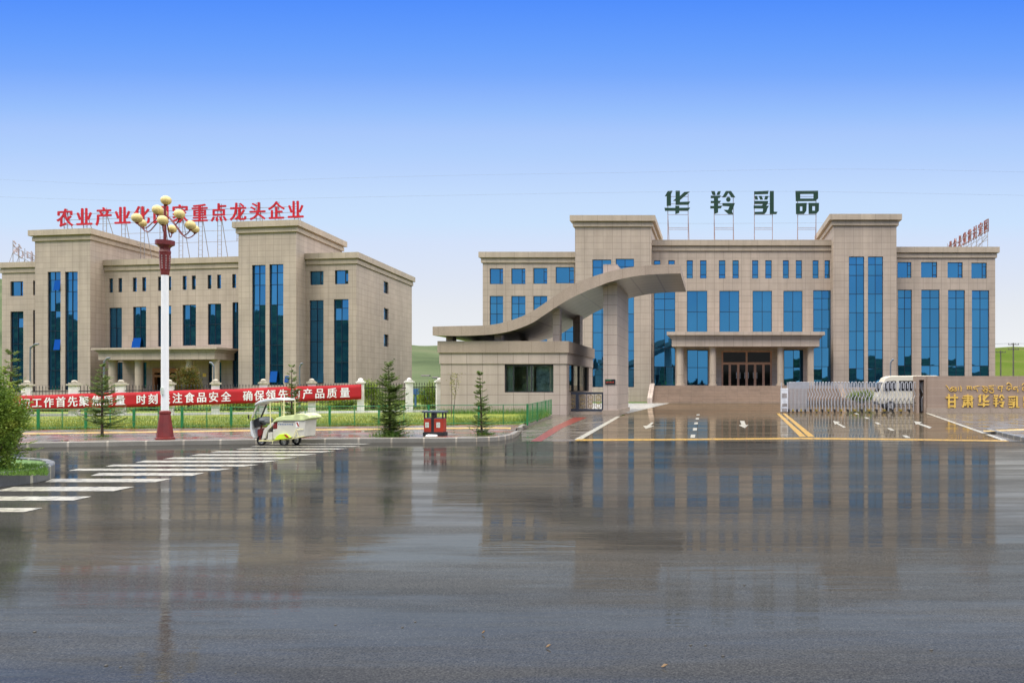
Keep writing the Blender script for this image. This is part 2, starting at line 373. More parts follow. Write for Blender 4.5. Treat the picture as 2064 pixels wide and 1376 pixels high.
def pavers(name, cols, bw, bh, wet=.12):
    m, nt, b = newmat(name)
    t = nt.nodes.new('ShaderNodeTexCoord')
    k = nt.nodes.new('ShaderNodeTexBrick'); k.offset = .5
    k.inputs['Scale'].default_value = 1; k.inputs['Brick Width'].default_value = bw; k.inputs['Row Height'].default_value = bh
    k.inputs['Mortar Size'].default_value = .012
    k.inputs['Color1'].default_value = cols[0]+(1,); k.inputs['Color2'].default_value = cols[1]+(1,); k.inputs['Mortar'].default_value = (.05, .045, .04, 1)
    nt.links.new(t.outputs['UV'], k.inputs['Vector'])
    c = k.outputs[0]
    if len(cols) > 2:
        k2 = nt.nodes.new('ShaderNodeTexChecker'); k2.inputs['Scale'].default_value = 1.1
        nt.links.new(t.outputs['UV'], k2.inputs['Vector'])
        n = noise(nt, 1.2, 3, vec=t.outputs['UV']); r = rampn(nt, n.outputs[0], [(.42, (0, 0, 0)), (.55, (.8, .8, .8))])
        mm = nt.nodes.new('ShaderNodeMath'); mm.operation = 'MULTIPLY'
        nt.links.new(k2.outputs[1], mm.inputs[0]); nt.links.new(r.outputs[0], mm.inputs[1])
        c = mixc(nt, mm.outputs[0], c, cols[2])
    n3 = noise(nt, .9, 5); r3 = rampn(nt, n3.outputs[0], [(.3, (.7, .7, .7)), (.7, (1.15, 1.15, 1.15))])
    c = mixc(nt, 1.0, c, r3.outputs[0], 'MULTIPLY')
    nt.links.new(c, b.inputs['Base Color'])
    rr = nt.nodes.new('ShaderNodeMapRange'); rr.inputs[1].default_value = .35; rr.inputs[2].default_value = .65
    rr.inputs[3].default_value = wet; rr.inputs[4].default_value = wet+.3
    nt.links.new(n3.outputs[0], rr.inputs[0]); nt.links.new(rr.outputs[0], b.inputs['Roughness'])
    b.inputs['IOR'].default_value = 1.4
    return m
M['pave'] = pavers('wet_sidewalk_pavers', ((.17, .15, .125), (.14, .125, .105), (.24, .07, .05)), .3, .2, .08)
M['apron'] = pavers('wet_apron_pavers', ((.15, .125, .095), (.12, .10, .078)), .25, .12, .08)
M['concrete'] = pavers('pale_concrete', ((.34, .33, .30), (.31, .30, .28)), 3, 3, .3)
M['kerb'] = tiles('granite_kerb', (.24, .225, .195), (.21, .20, .175), (.48, .43, .35), 1.0, 2, .03, .4, speck=.2)
M['kerb_short'] = tiles('curved_granite_kerb', (.22, .205, .18), (.19, .18, .155), (.50, .42, .32), .42, 2, .028, .4, speck=.2)
M['kerb_island'] = tiles('dark_island_kerb', (.13, .135, .14), (.11, .115, .12), (.45, .43, .34), .78, 2, .035, .4, speck=.2)
def paint(name, col):
    m, nt, b = newmat(name)
    n = noise(nt, 7, 6, .7); r = rampn(nt, n.outputs[0], [(.36, tuple(c*.30 for c in col)), (.54, col), (.8, tuple(min(1, c*1.1) for c in col))])
    nt.links.new(r.outputs[0], b.inputs['Base Color']); b.inputs['Roughness'].default_value = .3
    n2 = noise(nt, 60, 2); bump(nt, b, n2.outputs[0], .1, .006)
    return m
M['line_white'] = paint('white_road_paint', (.43, .41, .345))
M['line_yellow'] = paint('yellow_road_paint', (.50, .29, .03))
M['tactile_yellow'] = paint('yellow_tactile_paving', (.62, .42, .12))
M['tactile_red'] = paint('red_tactile_paving', (.22, .04, .026))
M['soil'] = plain('soil', (.06, .055, .03), .9)

# ------------------------------------------------------------------ setting: ground, road, forecourt, pavements
def poly(name, pts, mat, z=None, kind='structure', sub=False):
    b = MB(); b.face(*[Vector((p[0], p[1], p[2] if z is None else z)) for p in pts])
    o = b.build(name, M[mat], fix=False)
    if o.data.polygons[0].normal.z < 0: o.data.flip_normals()
    return struct(o, kind)
gb = MB()
for i in range(-8, 8):
    for j in range(-8, 8):
        gb.face((i*400, j*400, -.02), (i*400+400, j*400, -.02), (i*400+400, j*400+400, -.02), (i*400, j*400+400, -.02))
struct(gb.build('ground', M['hill'], fix=False))
kerb_px = [(-1400, 916), (-400, 908), (45, 902), (250, 898.5), (500, 894.5), (750, 892), (900, 891.3), (960, 890.5), (1000, 888.8), (1020, 886.2), (1036, 882.5), (1046, 876), (1051, 868)]
kerb_ln = [G(x, y) for x, y in kerb_px]
yl = G(1060, 889.5).y
poly('road', [(-90, -60, 0), (90, -60, 0), (90, 27.0, 0), (40, 27.0, 0), G(2064, 890), G(2026, 889.5), G(1160, 889.5)] + kerb_ln[::-1] + [Vector((-90, kerb_ln[0].y, 0))], 'road', .004)
poly('driveway', [G(1157, 889.4), G(2026, 889.4), G(1990, 871), Vector((14.6, 53.5, 0)), Vector((60, 54, 0)), Vector((60, 97, 0)), Vector((-9.5, 97, 0)), Vector((-9.5, 60, 0)), G(1262, 836), G(1247, 839)], 'drive', .005)
poly('walkway', [G(1052, 889.3), G(1160, 889.3), G(1250, 838), Vector((-6, 60, 0)), Vector((-18, 60, 0)), G(1113, 841), G(1060, 859), G(1051, 867)], 'apron', .0065)
poly('concrete_path', [G(1266, 833), G(1355, 811), Vector((-6.5, 88.5, 0)), Vector((-18, 88.5, 0)), Vector((-18, 60, 0)), Vector((-7.5, 60, 0))], 'concrete', .009)
poly('lawn_verge', [Vector((-14, 84, 0)), Vector((-6.6, 84, 0)), Vector((-6.6, 90.5, 0)), Vector((-14, 90.5, 0))], 'lush', .014)
fence_px = [(-500, 872), (-20, 868), (77, 866), (270, 863.5), (466, 861), (664, 858.5), (864, 856.5), (1015, 855.5), (1062, 854.5)]
fence_ln = [G(x, y, .15) for x, y in fence_px]
inner = []
for i, p in enumerate(kerb_ln):
    t = (kerb_ln[min(i+1, len(kerb_ln)-1)]-kerb_ln[max(i-1, 0)]).normalized(); inner.append(p + Vector((-t.y, t.x, 0))*.15)
sb = MB()
sb.face(*([Vector((p.x, p.y, .146)) for p in inner] + [Vector((p.x, p.y, .146)) for p in [G(1062, 857, .15)]+fence_ln[::-1]]))
sw = struct(sb.build('sidewalk', M['pave'], fix=False))
if sw.data.polygons[0].normal.z < 0: sw.data.flip_normals()
def kerb(name, ln, w, h, mat, z0=0.0, closed=False, ramp_end=False):
    b = MB(); n = len(ln); prev = None; s = 0
    prof = []
    for i, p in enumerate(ln):
        t = (ln[min(i+1, n-1)]-ln[max(i-1, 0)]); t.z = 0; t.normalize(); q = p + Vector((-t.y, t.x, 0))*w
        hh = h*(.15 if ramp_end and i == n-1 else 1)
        prof.append((Vector((p.x, p.y, z0)), Vector((p.x, p.y, z0+hh-.02)), Vector((p.x, p.y, z0+hh))+Vector((-t.y, t.x, 0))*.02, Vector((q.x, q.y, z0+hh)), Vector((q.x, q.y, z0))))
    for a, c in zip(prof, prof[1:]):
        for k in range(4): b.face(a[k], c[k], c[k+1], a[k+1])
    b.face(*prof[0]); b.face(*prof[-1])
    o = b.build(name, M[mat], fix=False)
    uv = o.data.uv_layers[0]; cum = [0]
    for a, c in zip(ln, ln[1:]): cum.append(cum[-1]+(c-a).length)
    fi = 0
    for i in range(n-1):
        for k in range(4):
            li = o.data.polygons[fi].loop_start
            for q, (uu, vv) in enumerate(((cum[i], .3+k*.15), (cum[i+1], .3+k*.15), (cum[i+1], .45+k*.15), (cum[i], .45+k*.15))): uv.data[li+q].uv = (uu, vv)
            fi += 1
    return struct(o)
kerb('kerb', kerb_ln[:8], .15, .15, 'kerb')
kerb('kerb', kerb_ln[7:], .15, .15, 'kerb_short', ramp_end=True)
kerb('kerb', [G(1050.5, 868.5), G(1056, 863.5), G(1065, 858.5)], .15, .15, 'kerb_short')
kerb('lawn_edging', [G(1064, 858.5), G(1085, 850.5), G(1113, 841)], .15, .16, 'kerb_short')
lawn_ln = [Vector((p.x, p.y+.12, 0)) for p in fence_ln]
poly('lawn', lawn_ln + [G(1064, 858.0), G(1112, 841), Vector((-10.5, 50.2, 0)), Vector((-17, 50.4, 0)), Vector((-17, 75, 0)), Vector((-45, 80, 0)), Vector((-95, 84, 0)), Vector((-95, 40, 0))], 'grass', .15)
# right-hand corner pavement
rk = [Vector((60, 27.2, 0)), Vector((24, 27.0, 0)), G(2100, 889.5), G(2064, 888.2), G(2040, 883), G(2012, 876), G(1992, 871), G(1986, 868.5)]
kerb('kerb', rk[::-1], .15, .12, 'kerb_island')
poly('corner_pavement', [p+Vector((0, .14, 0)) for p in rk[::-1]] + [Vector((60, 53, 0)), Vector((22, 53, 0)), G(2000, 862)], 'apron', .10)
poly('corner_apron', [G(1870, 833), G(2034, 889.2), G(2075, 889.4), Vector((30, 27.3, 0)), Vector((30, 54, 0)), Vector((14.3, 54, 0))], 'apron', .0075)
poly('tactile_strip', [G(1984, 870, .1), G(2075, 867, .1), G(2075, 863.5, .1), G(1980, 867.5, .1)], 'tactile_yellow', .106)
# traffic island at the left
isl = [G(-500, 1000), G(-120, 990), G(0, 981), G(40, 977), G(75, 972), G(98, 966.5), G(110, 960.5), G(111, 954)]
isl += [isl[-1]+Vector((-.55, .5, 0)), isl[-1]+Vector((-1.6, .95, 0)), isl[-1]+Vector((-14, 1.5, 0))]
kerb('island_kerb', isl, .14, .26, 'kerb_island')
poly('island_bed', [p+Vector((-.06, .05, 0)) for p in isl], 'lush', .225)

# markings
def mark(name, px, mat, z=.009):
    o = poly(name, [G(x, y) for x, y in px], mat, None); 
    for v in o.data.vertices: v.co.z = z
    return o
zs = [(1022.8,1033.5,-80,-90,86,50),(999.6,1010.6,-80,-90,185,147),(980,991.5,28,-12,271,228),(963.9,973,105,90,346,313),(952.4,960,200,182,412,387),
      (943,950.6,158,138,467.6,434),(935,941.8,228,212,523,490),(926.7,934,291,272,562,530),(920.4,926.7,350,328,600,567),(914,919.7,401,383,639,611),
      (908,913,442,423,676,648),(903,906.8,490,475,699.6,681),(898.3,901,515,504,727,711),(893.5,896,552,540,747,735)]
zb = MB()
for yt, yb, lt, lb, rt, rb in zs:
    ym = (yt+yb)/2; q = .76 if yt > 945 else .54
    yt, yb = ym-(ym-yt)*q, ym+(yb-ym)*q
    zb.face(*[Vector((p.x, p.y, .009)) for p in (G(lt, yt), G(rt, yt), G(rb, yb), G(lb, yb))])
struct(zb.build('zebra_crossing', M['line_white'], fix=False))
mark('lane_line', [(1243,839),(1250,839.6),(1172,886),(1157,886)], 'line_white')
mark('lane_line', [(1865,832.5),(1871,832.2),(2031,887.5),(2019,887.5)], 'line_white')
mark('stop_line', [(1163,885.3),(1300,884.8),(1615,882.2),(1800,884),(2026,887.2),(2034,890),(1800,887),(1615,885.2),(1300,887.8),(1158,888.4)], 'line_yellow', .010)
mark('centre_line', [(1565,833),(1571,833),(1625,880.2),(1612,880.2)], 'line_yellow')
mark('centre_line', [(1577,833),(1583,833),(1642,880),(1629,880)], 'line_yellow')
db = MB()
for x, y, w, h in ((1407,836,3,1.3),(1405.6,843.7,3.3,1.7),(1403,853,3.6,2),(1400.7,865,4,2.6),(1396.7,879,4.6,3.2)):
    db.face(*[Vector((p.x, p.y, .009)) for p in (G(x-w+.4, y-h), G(x+w+.4, y-h), G(x+w-.4, y+h), G(x-w-.4, y+h))])
struct(db.build('dashed_line', M['line_white'], fix=False))
db = MB()
for x, y, w, h in ((1726.6,833.8,3,1.2),(1747,842.3,3.2,1.5),(1769,853,3.5,1.9),(1795.6,865.2,4,2.4),(1827,880,4.5,2.6)):
    k = 1.7
    db.face(*[Vector((p.x, p.y, .009)) for p in (G(x-w-h*k, y-h), G(x+w-h*k, y-h), G(x+w+h*k, y+h), G(x-w+h*k, y+h))])
struct(db.build('dashed_line', M['line_white'], fix=False))
z6 = lambda pts: [(x/2.0156+1040, y/2.0156+740) for x, y in pts]
mark('lane_arrow', [(x/8.6+1110, y/8.6+720) for x, y in [(1748,1127),(1787,1130),(1728,1188),(1795,1191),(1648,1240),(1603,1190),(1668,1187)]], 'line_white')
mark('lane_arrow', z6([(910,218),(928,218),(934,235),(945,234),(930,247),(905,236),(916,234)]), 'line_white')
mark('lane_arrow', z6([(1288,218),(1318,222),(1308,226),(1340,243),(1332,246),(1302,230),(1296,233)]), 'line_white')
mark('lane_arrow', z6([(1617,219),(1650,223),(1640,227),(1690,244),(1680,249),(1632,231),(1625,233)]), 'line_white')
mark('tactile_strip', [(1070,889.5),(1091,889.5),(1135,862),(1184,841),(1157,841),(1117,860)], 'tactile_red', .0105)
ty = [(-300,877),(90,873),(250,871),(500,867.3),(750,864.5),(900,862.5),(1000,862),(1030,862.5)]
mark('tactile_strip', [(x, y-1.3) for x, y in ty]+[(x, y+1.3) for x, y in ty[::-1]], 'tactile_yellow', .152)
for v in bpy.data.objects['tactile_strip.002'].data.vertices:
    pass
o = bpy.data.objects['tactile_strip.002']
for v, (x, y) in zip(o.data.vertices, [(x, y-1.3) for x, y in ty]+[(x, y+1.3) for x, y in ty[::-1]]): v.co = G(x, y, .152)
#mark('faded_edge_line', [(-60,1270.5),(700,1270.5),(2120,1271.5),(2120,1273),(700,1272),(-60,1272)], 'road', .008)

# ------------------------------------------------------------------ hills (before and behind the camera)
def ridge(name, mat, table, d0, d1, dpk, seed, sgn=1, x_step=40):
    random.seed(seed); b = MB()
    def ry(px):
        for (a, ya), (c, yc) in zip(table, table[1:]):
            if a <= px <= c:
                t = (px-a)/(c-a); t = t*t*(3-2*t); return ya+(yc-ya)*t
        return table[-1][1]
    cols = []; px = table[0][0]
    n = 14
    ph = [random.uniform(0, 6.28) for _ in range(6)]
    while px <= table[-1][0]:
        hpk = (PY0-ry(px))*dpk/FPX; col = []
        for k in range(n+1):
            t = k/n; Y = d0+(d1-d0)*t; tp = min(1, (Y-d0)/(dpk-d0))
            hh = hpk*(tp*tp*(3-2*tp))
            if Y > dpk: hh = hpk*(1-.3*(Y-dpk)/(d1-dpk))
            X = (px-PX0)*Y/FPX
            wob = 1+.06*math.sin(X*.021+ph[0]+Y*.01)+.05*math.sin(X*.047+ph[1])+.04*math.sin(Y*.03+X*.013+ph[2])
            col.append(Vector((X, sgn*Y, -1+ (hh+1)*(wob if k < n else 1))))
        cols.append(col); px += x_step
    i0 = 0
    for c in cols: b.v += c
    m = n+1
    for i in range(len(cols)-1):
        for k in range(n): b.f.append((i*m+k, (i+1)*m+k, (i+1)*m+k+1, i*m+k+1))
    return struct(b.build(name, M[mat], smooth=True, fix=False))
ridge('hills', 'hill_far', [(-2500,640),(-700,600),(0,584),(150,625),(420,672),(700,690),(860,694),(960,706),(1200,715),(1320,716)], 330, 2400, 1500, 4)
ridge('hills', 'hill', [(1280,716),(1600,716),(2000,707),(2100,709),(2400,690),(3400,640),(5200,650)], 250, 2400, 1100, 6)
ridge('hills', 'hill_wood', [(-5600,470),(-4000,480),(-2400,490),(-1200,500),(-600,520),(0,570),(300,600),(560,640),(760,670),(1000,712),(1300,735),(1700,730),(2200,715),(2800,690),(5200,650)], 110, 700, 400, 9, sgn=-1)

rt = random.Random(41); tb = MB()
for k in range(46):
    px = -2600+k*120+rt.uniform(-40, 40); Yb = -rt.uniform(48, 75); x = (px-PX0)*-Yb/FPX; h = rt.uniform(3.5, 9.5)*(1 if px < 1500 else .8); r = h*rt.uniform(.2, .42)
    tb.tube([(x, Yb, 0), (x, Yb, h*.6)], .12, 5)
    for q in range(420):
        a = rt.uniform(0, 6.28); f = rt.random(); rr = r*math.sqrt(rt.random())*math.sin(math.pi*min(1, .12+f*.9))
        p = Vector((x+math.cos(a)*rr, Yb+math.sin(a)*rr, h*(.2+.8*f))); d = Vector((rt.uniform(-1,1), rt.uniform(-1,1), rt.uniform(-1,1))).normalized()*rt.uniform(.3,.6); e = d.cross(Vector((rt.random(),rt.random(),rt.random()))).normalized()*.22
        i = len(tb.v); tb.v += [p-d, p+e, p+d, p-e]; tb.f.append((i, i+1, i+2, i+3))
struct(tb.build('treeline', M['hill_wood'], fix=False), 'stuff')
# ------------------------------------------------------------------ characters
_tc = {}
def glyph(ch, bold):
    key = (ch, bold)
    if key in _tc: return _tc[key]
    cu = bpy.data.curves.new('glyph', 'FONT'); cu.body = ch; cu.size = 1; cu.extrude = .5; cu.offset = bold; cu.resolution_u = 3
    ob = bpy.data.objects.new('glyph', cu); C.objects.link(ob)
    dg = bpy.context.evaluated_depsgraph_get(); dg.update()
    me = bpy.data.meshes.new_from_object(ob.evaluated_get(dg))
    vs_ = [v.co.copy() for v in me.vertices]; fs = [tuple(p.vertices) for p in me.polygons]
    bpy.data.objects.remove(ob); bpy.data.meshes.remove(me); bpy.data.curves.remove(cu)
    _tc[key] = (vs_, fs); return _tc[key]
EMW, EM0, EMH = 1.0, -.12, 1.0
def put_char(b, ch, fn, bold=.012):
    """fn(s, t, w): s,t in 0..1 across the character's square, w 0 front .. 1 back; strokes thickened by overlaid shifted copies"""
    vs_, fs = glyph(ch, 0)
    for dx, dy, dw in ((-bold, 0, 0), (bold, 0, .05), (0, bold*.7, .10), (0, -bold*.7, .15)):
        i = len(b.v)
        for v in vs_: b.v.append(Vector(fn(v.x/EMW+dx, (v.y-EM0)/EMH+dy, .5-v.z+dw)))
        for f in fs: b.f.append(tuple(i+k for k in f))
# logo characters traced as plain polygons (unit: surveyed pixels)
LOGO = {
 '华': ((110,88,407,356), [[(150,92),(205,88),(188,125),(188,258),(138,262),(138,148),(118,150)],
        [(240,88),(290,88),(290,150),(340,103),(403,98),(292,192),(290,217),(407,213),(388,248),(240,250),(240,202),(213,202),(240,180)],
        [(112,285),(237,285),(237,262),(283,262),(283,284),(407,283),(385,318),(283,318),(283,340),(237,356),(237,318),(118,318)]]),
 '羚': ((635,88,930,358), [[(645,92),(688,92),(700,135),(662,135)],[(725,95),(760,92),(745,135),(708,135)],
        [(640,146),(760,145),(745,170),(728,170),(728,205),(760,205),(745,230),(728,230),(728,263),(775,262),(760,290),(728,291),(728,340),(682,356),(682,292),(635,292),(635,265),(682,265),(682,230),(640,230),(640,206),(682,206),(682,172),(640,172)],
        [(820,90),(880,90),(930,163),(885,163),(850,110),(815,163),(775,163)],
        [(848+27*math.cos(k*math.pi/7), 188+27*math.sin(k*math.pi/7)) for k in range(14)],
        [(778,232),(925,232),(905,290),(890,325),(905,358),(850,358),(795,310),(845,310),(862,268),(778,262)]]),
 '乳': ((1140,95,1418,362), [[(1145,103),(1315,95),(1308,130),(1145,135)],[(1150,155),(1180,155),(1192,195),(1158,195)],[(1200,155),(1232,155),(1250,195),(1215,195)],[(1275,155),(1313,155),(1300,195),(1262,195)],
        [(1145,213),(1310,213),(1305,240),(1285,268),(1318,268),(1300,298),(1290,335),(1265,362),(1150,362),(1150,338),(1245,335),(1250,298),(1140,296),(1140,265),(1235,265),(1250,245),(1145,240)],
        [(1328,97),(1375,97),(1375,335),(1418,338),(1405,362),(1328,362)]]),
 '品': ((1625,88,1895,368), [[(1625,90),(1885,88),(1885,123),(1680,125),(1680,182),(1832,182),(1832,124),(1885,123.5),(1885,180),(1855,210),(1630,212)],
        [(1630,238),(1755,235),(1753,274),(1677,275),(1677,333),(1705,333),(1705,274.5),(1753,274.5),(1750,330),(1725,366),(1632,368)],
        [(1775,235),(1895,235),(1894,270),(1818,272),(1818,328),(1850,328),(1850,271),(1894,270.5),(1893,330),(1865,364),(1777,366)]]),
}
def put_logo(b, ch, fn):
    (x0, y0, x1, y1), polys = LOGO[ch]
    for p in polys:
        q = [((x-x0)/(x1-x0), (y1-y)/(y1-y0)) for x, y in p]
        b.prism(q, lambda s, t: fn(s, t, 0), lambda s, t: fn(s, t, 1))

# ------------------------------------------------------------------ buildings
rnd = random.Random(3)
def facade(b, F, d, u0, u1, z0, z1, holes, rev):
    us = sorted({u0, u1, *[h[0] for h in holes], *[h[1] for h in holes]}); zs_ = sorted({z0, z1, *[h[2] for h in holes], *[h[3] for h in holes]})
    us = [u for u in us if u0-1e-6 <= u <= u1+1e-6]; zs_ = [z for z in zs_ if z0-1e-6 <= z <= z1+1e-6]
    for a, c in zip(us, us[1:]):
        for e, g in zip(zs_, zs_[1:]):
            m, n = (a+c)/2, (e+g)/2
            if any(h[0] < m < h[1] and h[2] < n < h[3] for h in holes): continue
            b.face(F.P(a,d,e), F.P(c,d,e), F.P(c,d,g), F.P(a,d,g))
    for h0, h1, k0, k1 in holes:
        e = d+rev
        b.face(F.P(h0,d,k0), F.P(h0,e,k0), F.P(h0,e,k1), F.P(h0,d,k1)); b.face(F.P(h1,e,k0), F.P(h1,d,k0), F.P(h1,d,k1), F.P(h1,e,k1))
        b.face(F.P(h0,d,k1), F.P(h0,e,k1), F.P(h1,e,k1), F.P(h1,d,k1)); b.face(F.P(h0,e,k0), F.P(h0,d,k0), F.P(h1,d,k0), F.P(h1,e,k0))
def window(F, root, d, h, kind, rows=None):
    u0, u1, z0, z1 = h; W, Hh = u1-u0, z1-z0; t = .05
    if kind == 'tall':
        us = [u0, (u0+u1)/2, u1]; pitch = 2.05; n = max(2, round(Hh/pitch)) if rows is None else rows
        zz = [z0+Hh*k/n for k in range(n+1)]
        zz = sorted(set(zz + [z1-.42*Hh/n] if n > 3 else zz))
    elif kind == 'slide': us = [u0, u0+W*.74, u1]; zz = [z0, z0+Hh*.2, z0+Hh*.78, z1]
    else: us = [u0, u1]; zz = [z0, z0+Hh*.22, z0+Hh*.78, z1]
    g = MB(); f = MB(); j = .010
    for a, (ua, ub) in enumerate(zip(us, us[1:])):
        zr = [z0, z1] if kind == 'slide' and a == 0 else zz
        for za, zb in zip(zr, zr[1:]):
            dx, dz = rnd.uniform(-j, j), rnd.uniform(-j, j)
            q = [rnd.uniform(-.002, .002) for _ in range(1)]
            g.face(F.P(ua, d-dx-dz, za), F.P(ub, d+dx-dz, za), F.P(ub, d+dx+dz, zb), F.P(ua, d-dx+dz, zb))
        for z in zr[1:-1]: f.fbox(F, ua, ub, d-.05, d+.02, z-t/2, z+t/2)
    for u in us[1:-1]: f.fbox(F, u-t/2, u+t/2, d-.055, d+.02, z0, z1)
    for a, c, e, k in ((u0, u0+t, z0, z1), (u1-t, u1, z0, z1), (u0+t, u1-t, z1-t, z1), (u0+t, u1-t, z0, z0+t)): f.fbox(F, a, c, d-.06, d+.02, e, k)
    w = g.build('window', M['glass'], root, fix=False)
    f.build('frame', M['mullion'] if kind == 'tall' else M['frame_dark'], w)
    return w
def block(F, root, d0, d1, pl, pr, ptop, wins, mat, over=.38, sideL=False, rev=.22, body_h=None, side_holes=(), zb=0.0, extra=()):
    """a part of the building between two pixel columns of its front, its roofline at ptop (at the column centre)"""
    pc = (pl+pr)/2
    ul = F.pick(pl, ptop, d0)[0]; ur = F.pick(pr, ptop, d0)[0]; zt = F.pick(pc, ptop, d0)[1]
    holes = []
    for (x0, x1, y0, y1, kind) in wins:
        a = F.pick(x0, y0, d0)[0]; c = F.pick(x1, y0, d0)[0]; xm = (x0+x1)/2
        holes.append(((max(a, ul+.02), min(c, ur-.02), F.pick(xm, y1, d0)[1], F.pick(xm, y0, d0)[1]), kind))
    zc = zt-1.18     # underside of the cornice
    b = MB(); facade(b, F, d0, ul, ur, zb, zc, [h for h, k in holes]+list(extra), rev)
    b.face(F.P(ul,d1,zb), F.P(ul,d0,zb), F.P(ul,d0,zc), F.P(ul,d1,zc))
    if side_holes:
        S = Frame(F.P(ur, d0, 0), F.D, -F.U)
        facade(b, S, 0, 0, d1-d0, zb, zc, list(side_holes), .25)
    else: b.face(F.P(ur,d0,zb), F.P(ur,d1,zb), F.P(ur,d1,zc), F.P(ur,d0,zc))
    b.face(F.P(ur,d1,zb), F.P(ul,d1,zb), F.P(ul,d1,zc), F.P(ur,d1,zc))
    b.face(F.P(ul,d0,zc), F.P(ur,d0,zc), F.P(ur,d1,zc), F.P(ul,d1,zc))
    b.build('wall', mat, root, fix=False)
    for h, k in holes: window(F, root, d0+rev, h, k)
    c = MB(); o = over
    c.fbox(F, ul-o*.42, ur+o*.42, d0-o*.42, d1+o*.42, zc+.002, zc+.42)
    c.fbox(F, ul-o*.28, ur+o*.28, d0-o*.28, d1+o*.28, zc+.42, zc+.56)
    c.fbox(F, ul-o, ur+o, d0-o, d1+o, zc+.56, zt)
    c.build('cornice', M['cornice'], root)
    return ul, ur, zt

# ---- building on the right
FR = Frame((0, 92, 0), (1, 0, 0), (0, 1, 0))
bR = thing('office_building', (0, 92, 0), 'long beige stone office building with green rooftop characters and wide entrance steps', 'building')
cl = M['clad']
TB = 775
block(FR, bR, 0, 14, 973, 1158, 508.5, [(987,1014,541,572.5,'slide'),(1030.6,1059,541,572.5,'slide'),(1075,1103,540,572,'slide'),(1120,1157,538,571,'slide'),
      (987,1014,596.5,TB,'tall'),(1030.6,1059,596.5,TB,'tall'),(1075,1103,596.5,TB,'tall'),(1120,1157,596.5,TB,'tall')], cl)
block(FR, bR, -2, 10.5, 1159, 1312, 435.5, [(1194,1232,523,780,'tall'),(1241,1278,521.5,780,'tall')], cl, over=.5)
slits = [(1318,1331),(1347,1360),(1384,1396.5),(1411,1424),(1449,1462),(1476.5,1489),(1516,1528.5),(1542.5,1555.5),(1578,1590),(1604,1616.5),(1638,1650),(1662,1673)]
cen = [(a, c, 524.5, 561, 'slit') for a, c in slits] + [(1318,1361,586,777,'tall'),(1384.5,1425.5,586,670,'tall'),(1450,1490,586,670,'tall'),(1517,1556,586,669,'tall'),(1579,1617.5,586,669,'tall'),(1639,1675,585,777,'tall'),
      (1385,1427,705,776,'tall'),(1580,1619,705,776,'tall')]
du0, dz1 = FR.pick(1454, 707); du1, dz0 = FR.pick(1556, 777)
block(FR, bR, 0, 14, 1314, 1676.5, 484.5, cen, cl, extra=[(du0, du1, dz0, dz1)])
block(FR, bR, -2, 10.5, 1680, 1807, 433, [(1711,1742,517,780,'tall'),(1749.5,1780,517,780,'tall')], cl, over=.5)
block(FR, bR, 0, 16, 1807, 2006, 498.5, [(1809,1837,528,560,'slide'),(1856.5,1889,528,559.5,'slide'),(1910,1940.5,528.5,560,'slide'),(1958,1989,529.5,561,'slide'),
      (1810,1838,584,TB,'tall'),(1857,1894,584,TB,'tall'),(1911,1945,584.5,TB,'tall'),(1959,1994,585,TB,'tall')], cl)
# entrance door
dr = MB(); dr.fbox(FR, du0, du1, .2, .35, dz0, dz1); door = dr.build('door', M['glass_door'], bR)
fr = MB(); zt = dz0+(dz1-dz0)*.64
for a, c, e, k in ((du0, du0+.2, dz0, dz1), (du1-.2, du1, dz0, dz1), (du0+.2, du1-.2, dz1-.14, dz1), (du0+.2, du1-.2, zt-.13, zt+.13)): fr.fbox(FR, a, c, .1, .22, e, k)
fr.fbox(FR, (du0+du1)/2-.1, (du0+du1)/2+.1, .1, .22, zt+.13, dz1-.14)
for k in range(1, 6): 
    u = du0+(du1-du0)*k/6; fr.fbox(FR, u-.13, u+.13, .1, .22, dz0, zt-.13)
fr.build('door_frame', M['bronze'], door)
for k in (2, 3, 4):
    u = du0+(du1-du0)*k/6
    for s in (-.2, .2): MB().fbox(FR, u+s-.02, u+s+.02, .03, .08, dz0+.8, dz0+1.5).build('handle', M['rim'], door)
# portico
pd = -4.6
pu0 = FR.pick(1354, 690, pd)[0]; pu1 = FR.pick(1652, 690, pd)[0]
zA = FR.pick(1500, 669, pd)[1]; zB = FR.pick(1500, 682, pd)[1]; zC = FR.pick(1500, 698, pd)[1]
p = MB(); p.fbox(FR, pu0, pu1, pd, -.01, zC, zB-.0); p.fbox(FR, pu0-.15, pu1+.15, pd-.15, -.012, zB, zB+.22); p.fbox(FR, pu0-.3, pu1+.3, pd-.3, -.014, zB+.22, zB+.34); p.fbox(FR, pu0-.5, pu1+.5, pd-.5, -.016, zB+.34, zA)
p.build('portico', M['clad'], bR)
zf = HCAM
for x0, x1 in ((1363,1378.5),(1430,1443.5),(1567,1580),(1628,1641)):
    u0 = FR.pick(x0, 700, pd+.5)[0]; u1 = FR.pick(x1, 700, pd+.5)[0]; r = (u1-u0)/2; c = FR.P((u0+u1)/2, pd+.5+r, 0)
    MB().lathe(c, [(r*1.25, zf), (r*1.25, zf+.18), (r, zf+.2), (r, zf+1.15), (r*1.05, zf+1.16), (r*1.05, zf+1.26), (r, zf+1.27), (r, zC-.2), (r*1.2, zC-.18), (r*1.2, zC-.002)], 20).build('column', M['cornice'], bR, smooth=False)
st = MB(); n = 11; su0 = FR.pick(1318, 790, -6)[0]; su1 = FR.pick(1690, 790, -6)[0]; rise = (zf-.0)/n
st.fbox(FR, su0, su1, -5.2, -.004, 0, zf-.002)
for k in range(1, n): st.fbox(FR, su0, su1, -5.2-.30*k, -5.2-.30*(k-1), 0, zf-rise*k)
st.build('steps', M['step'], bR)
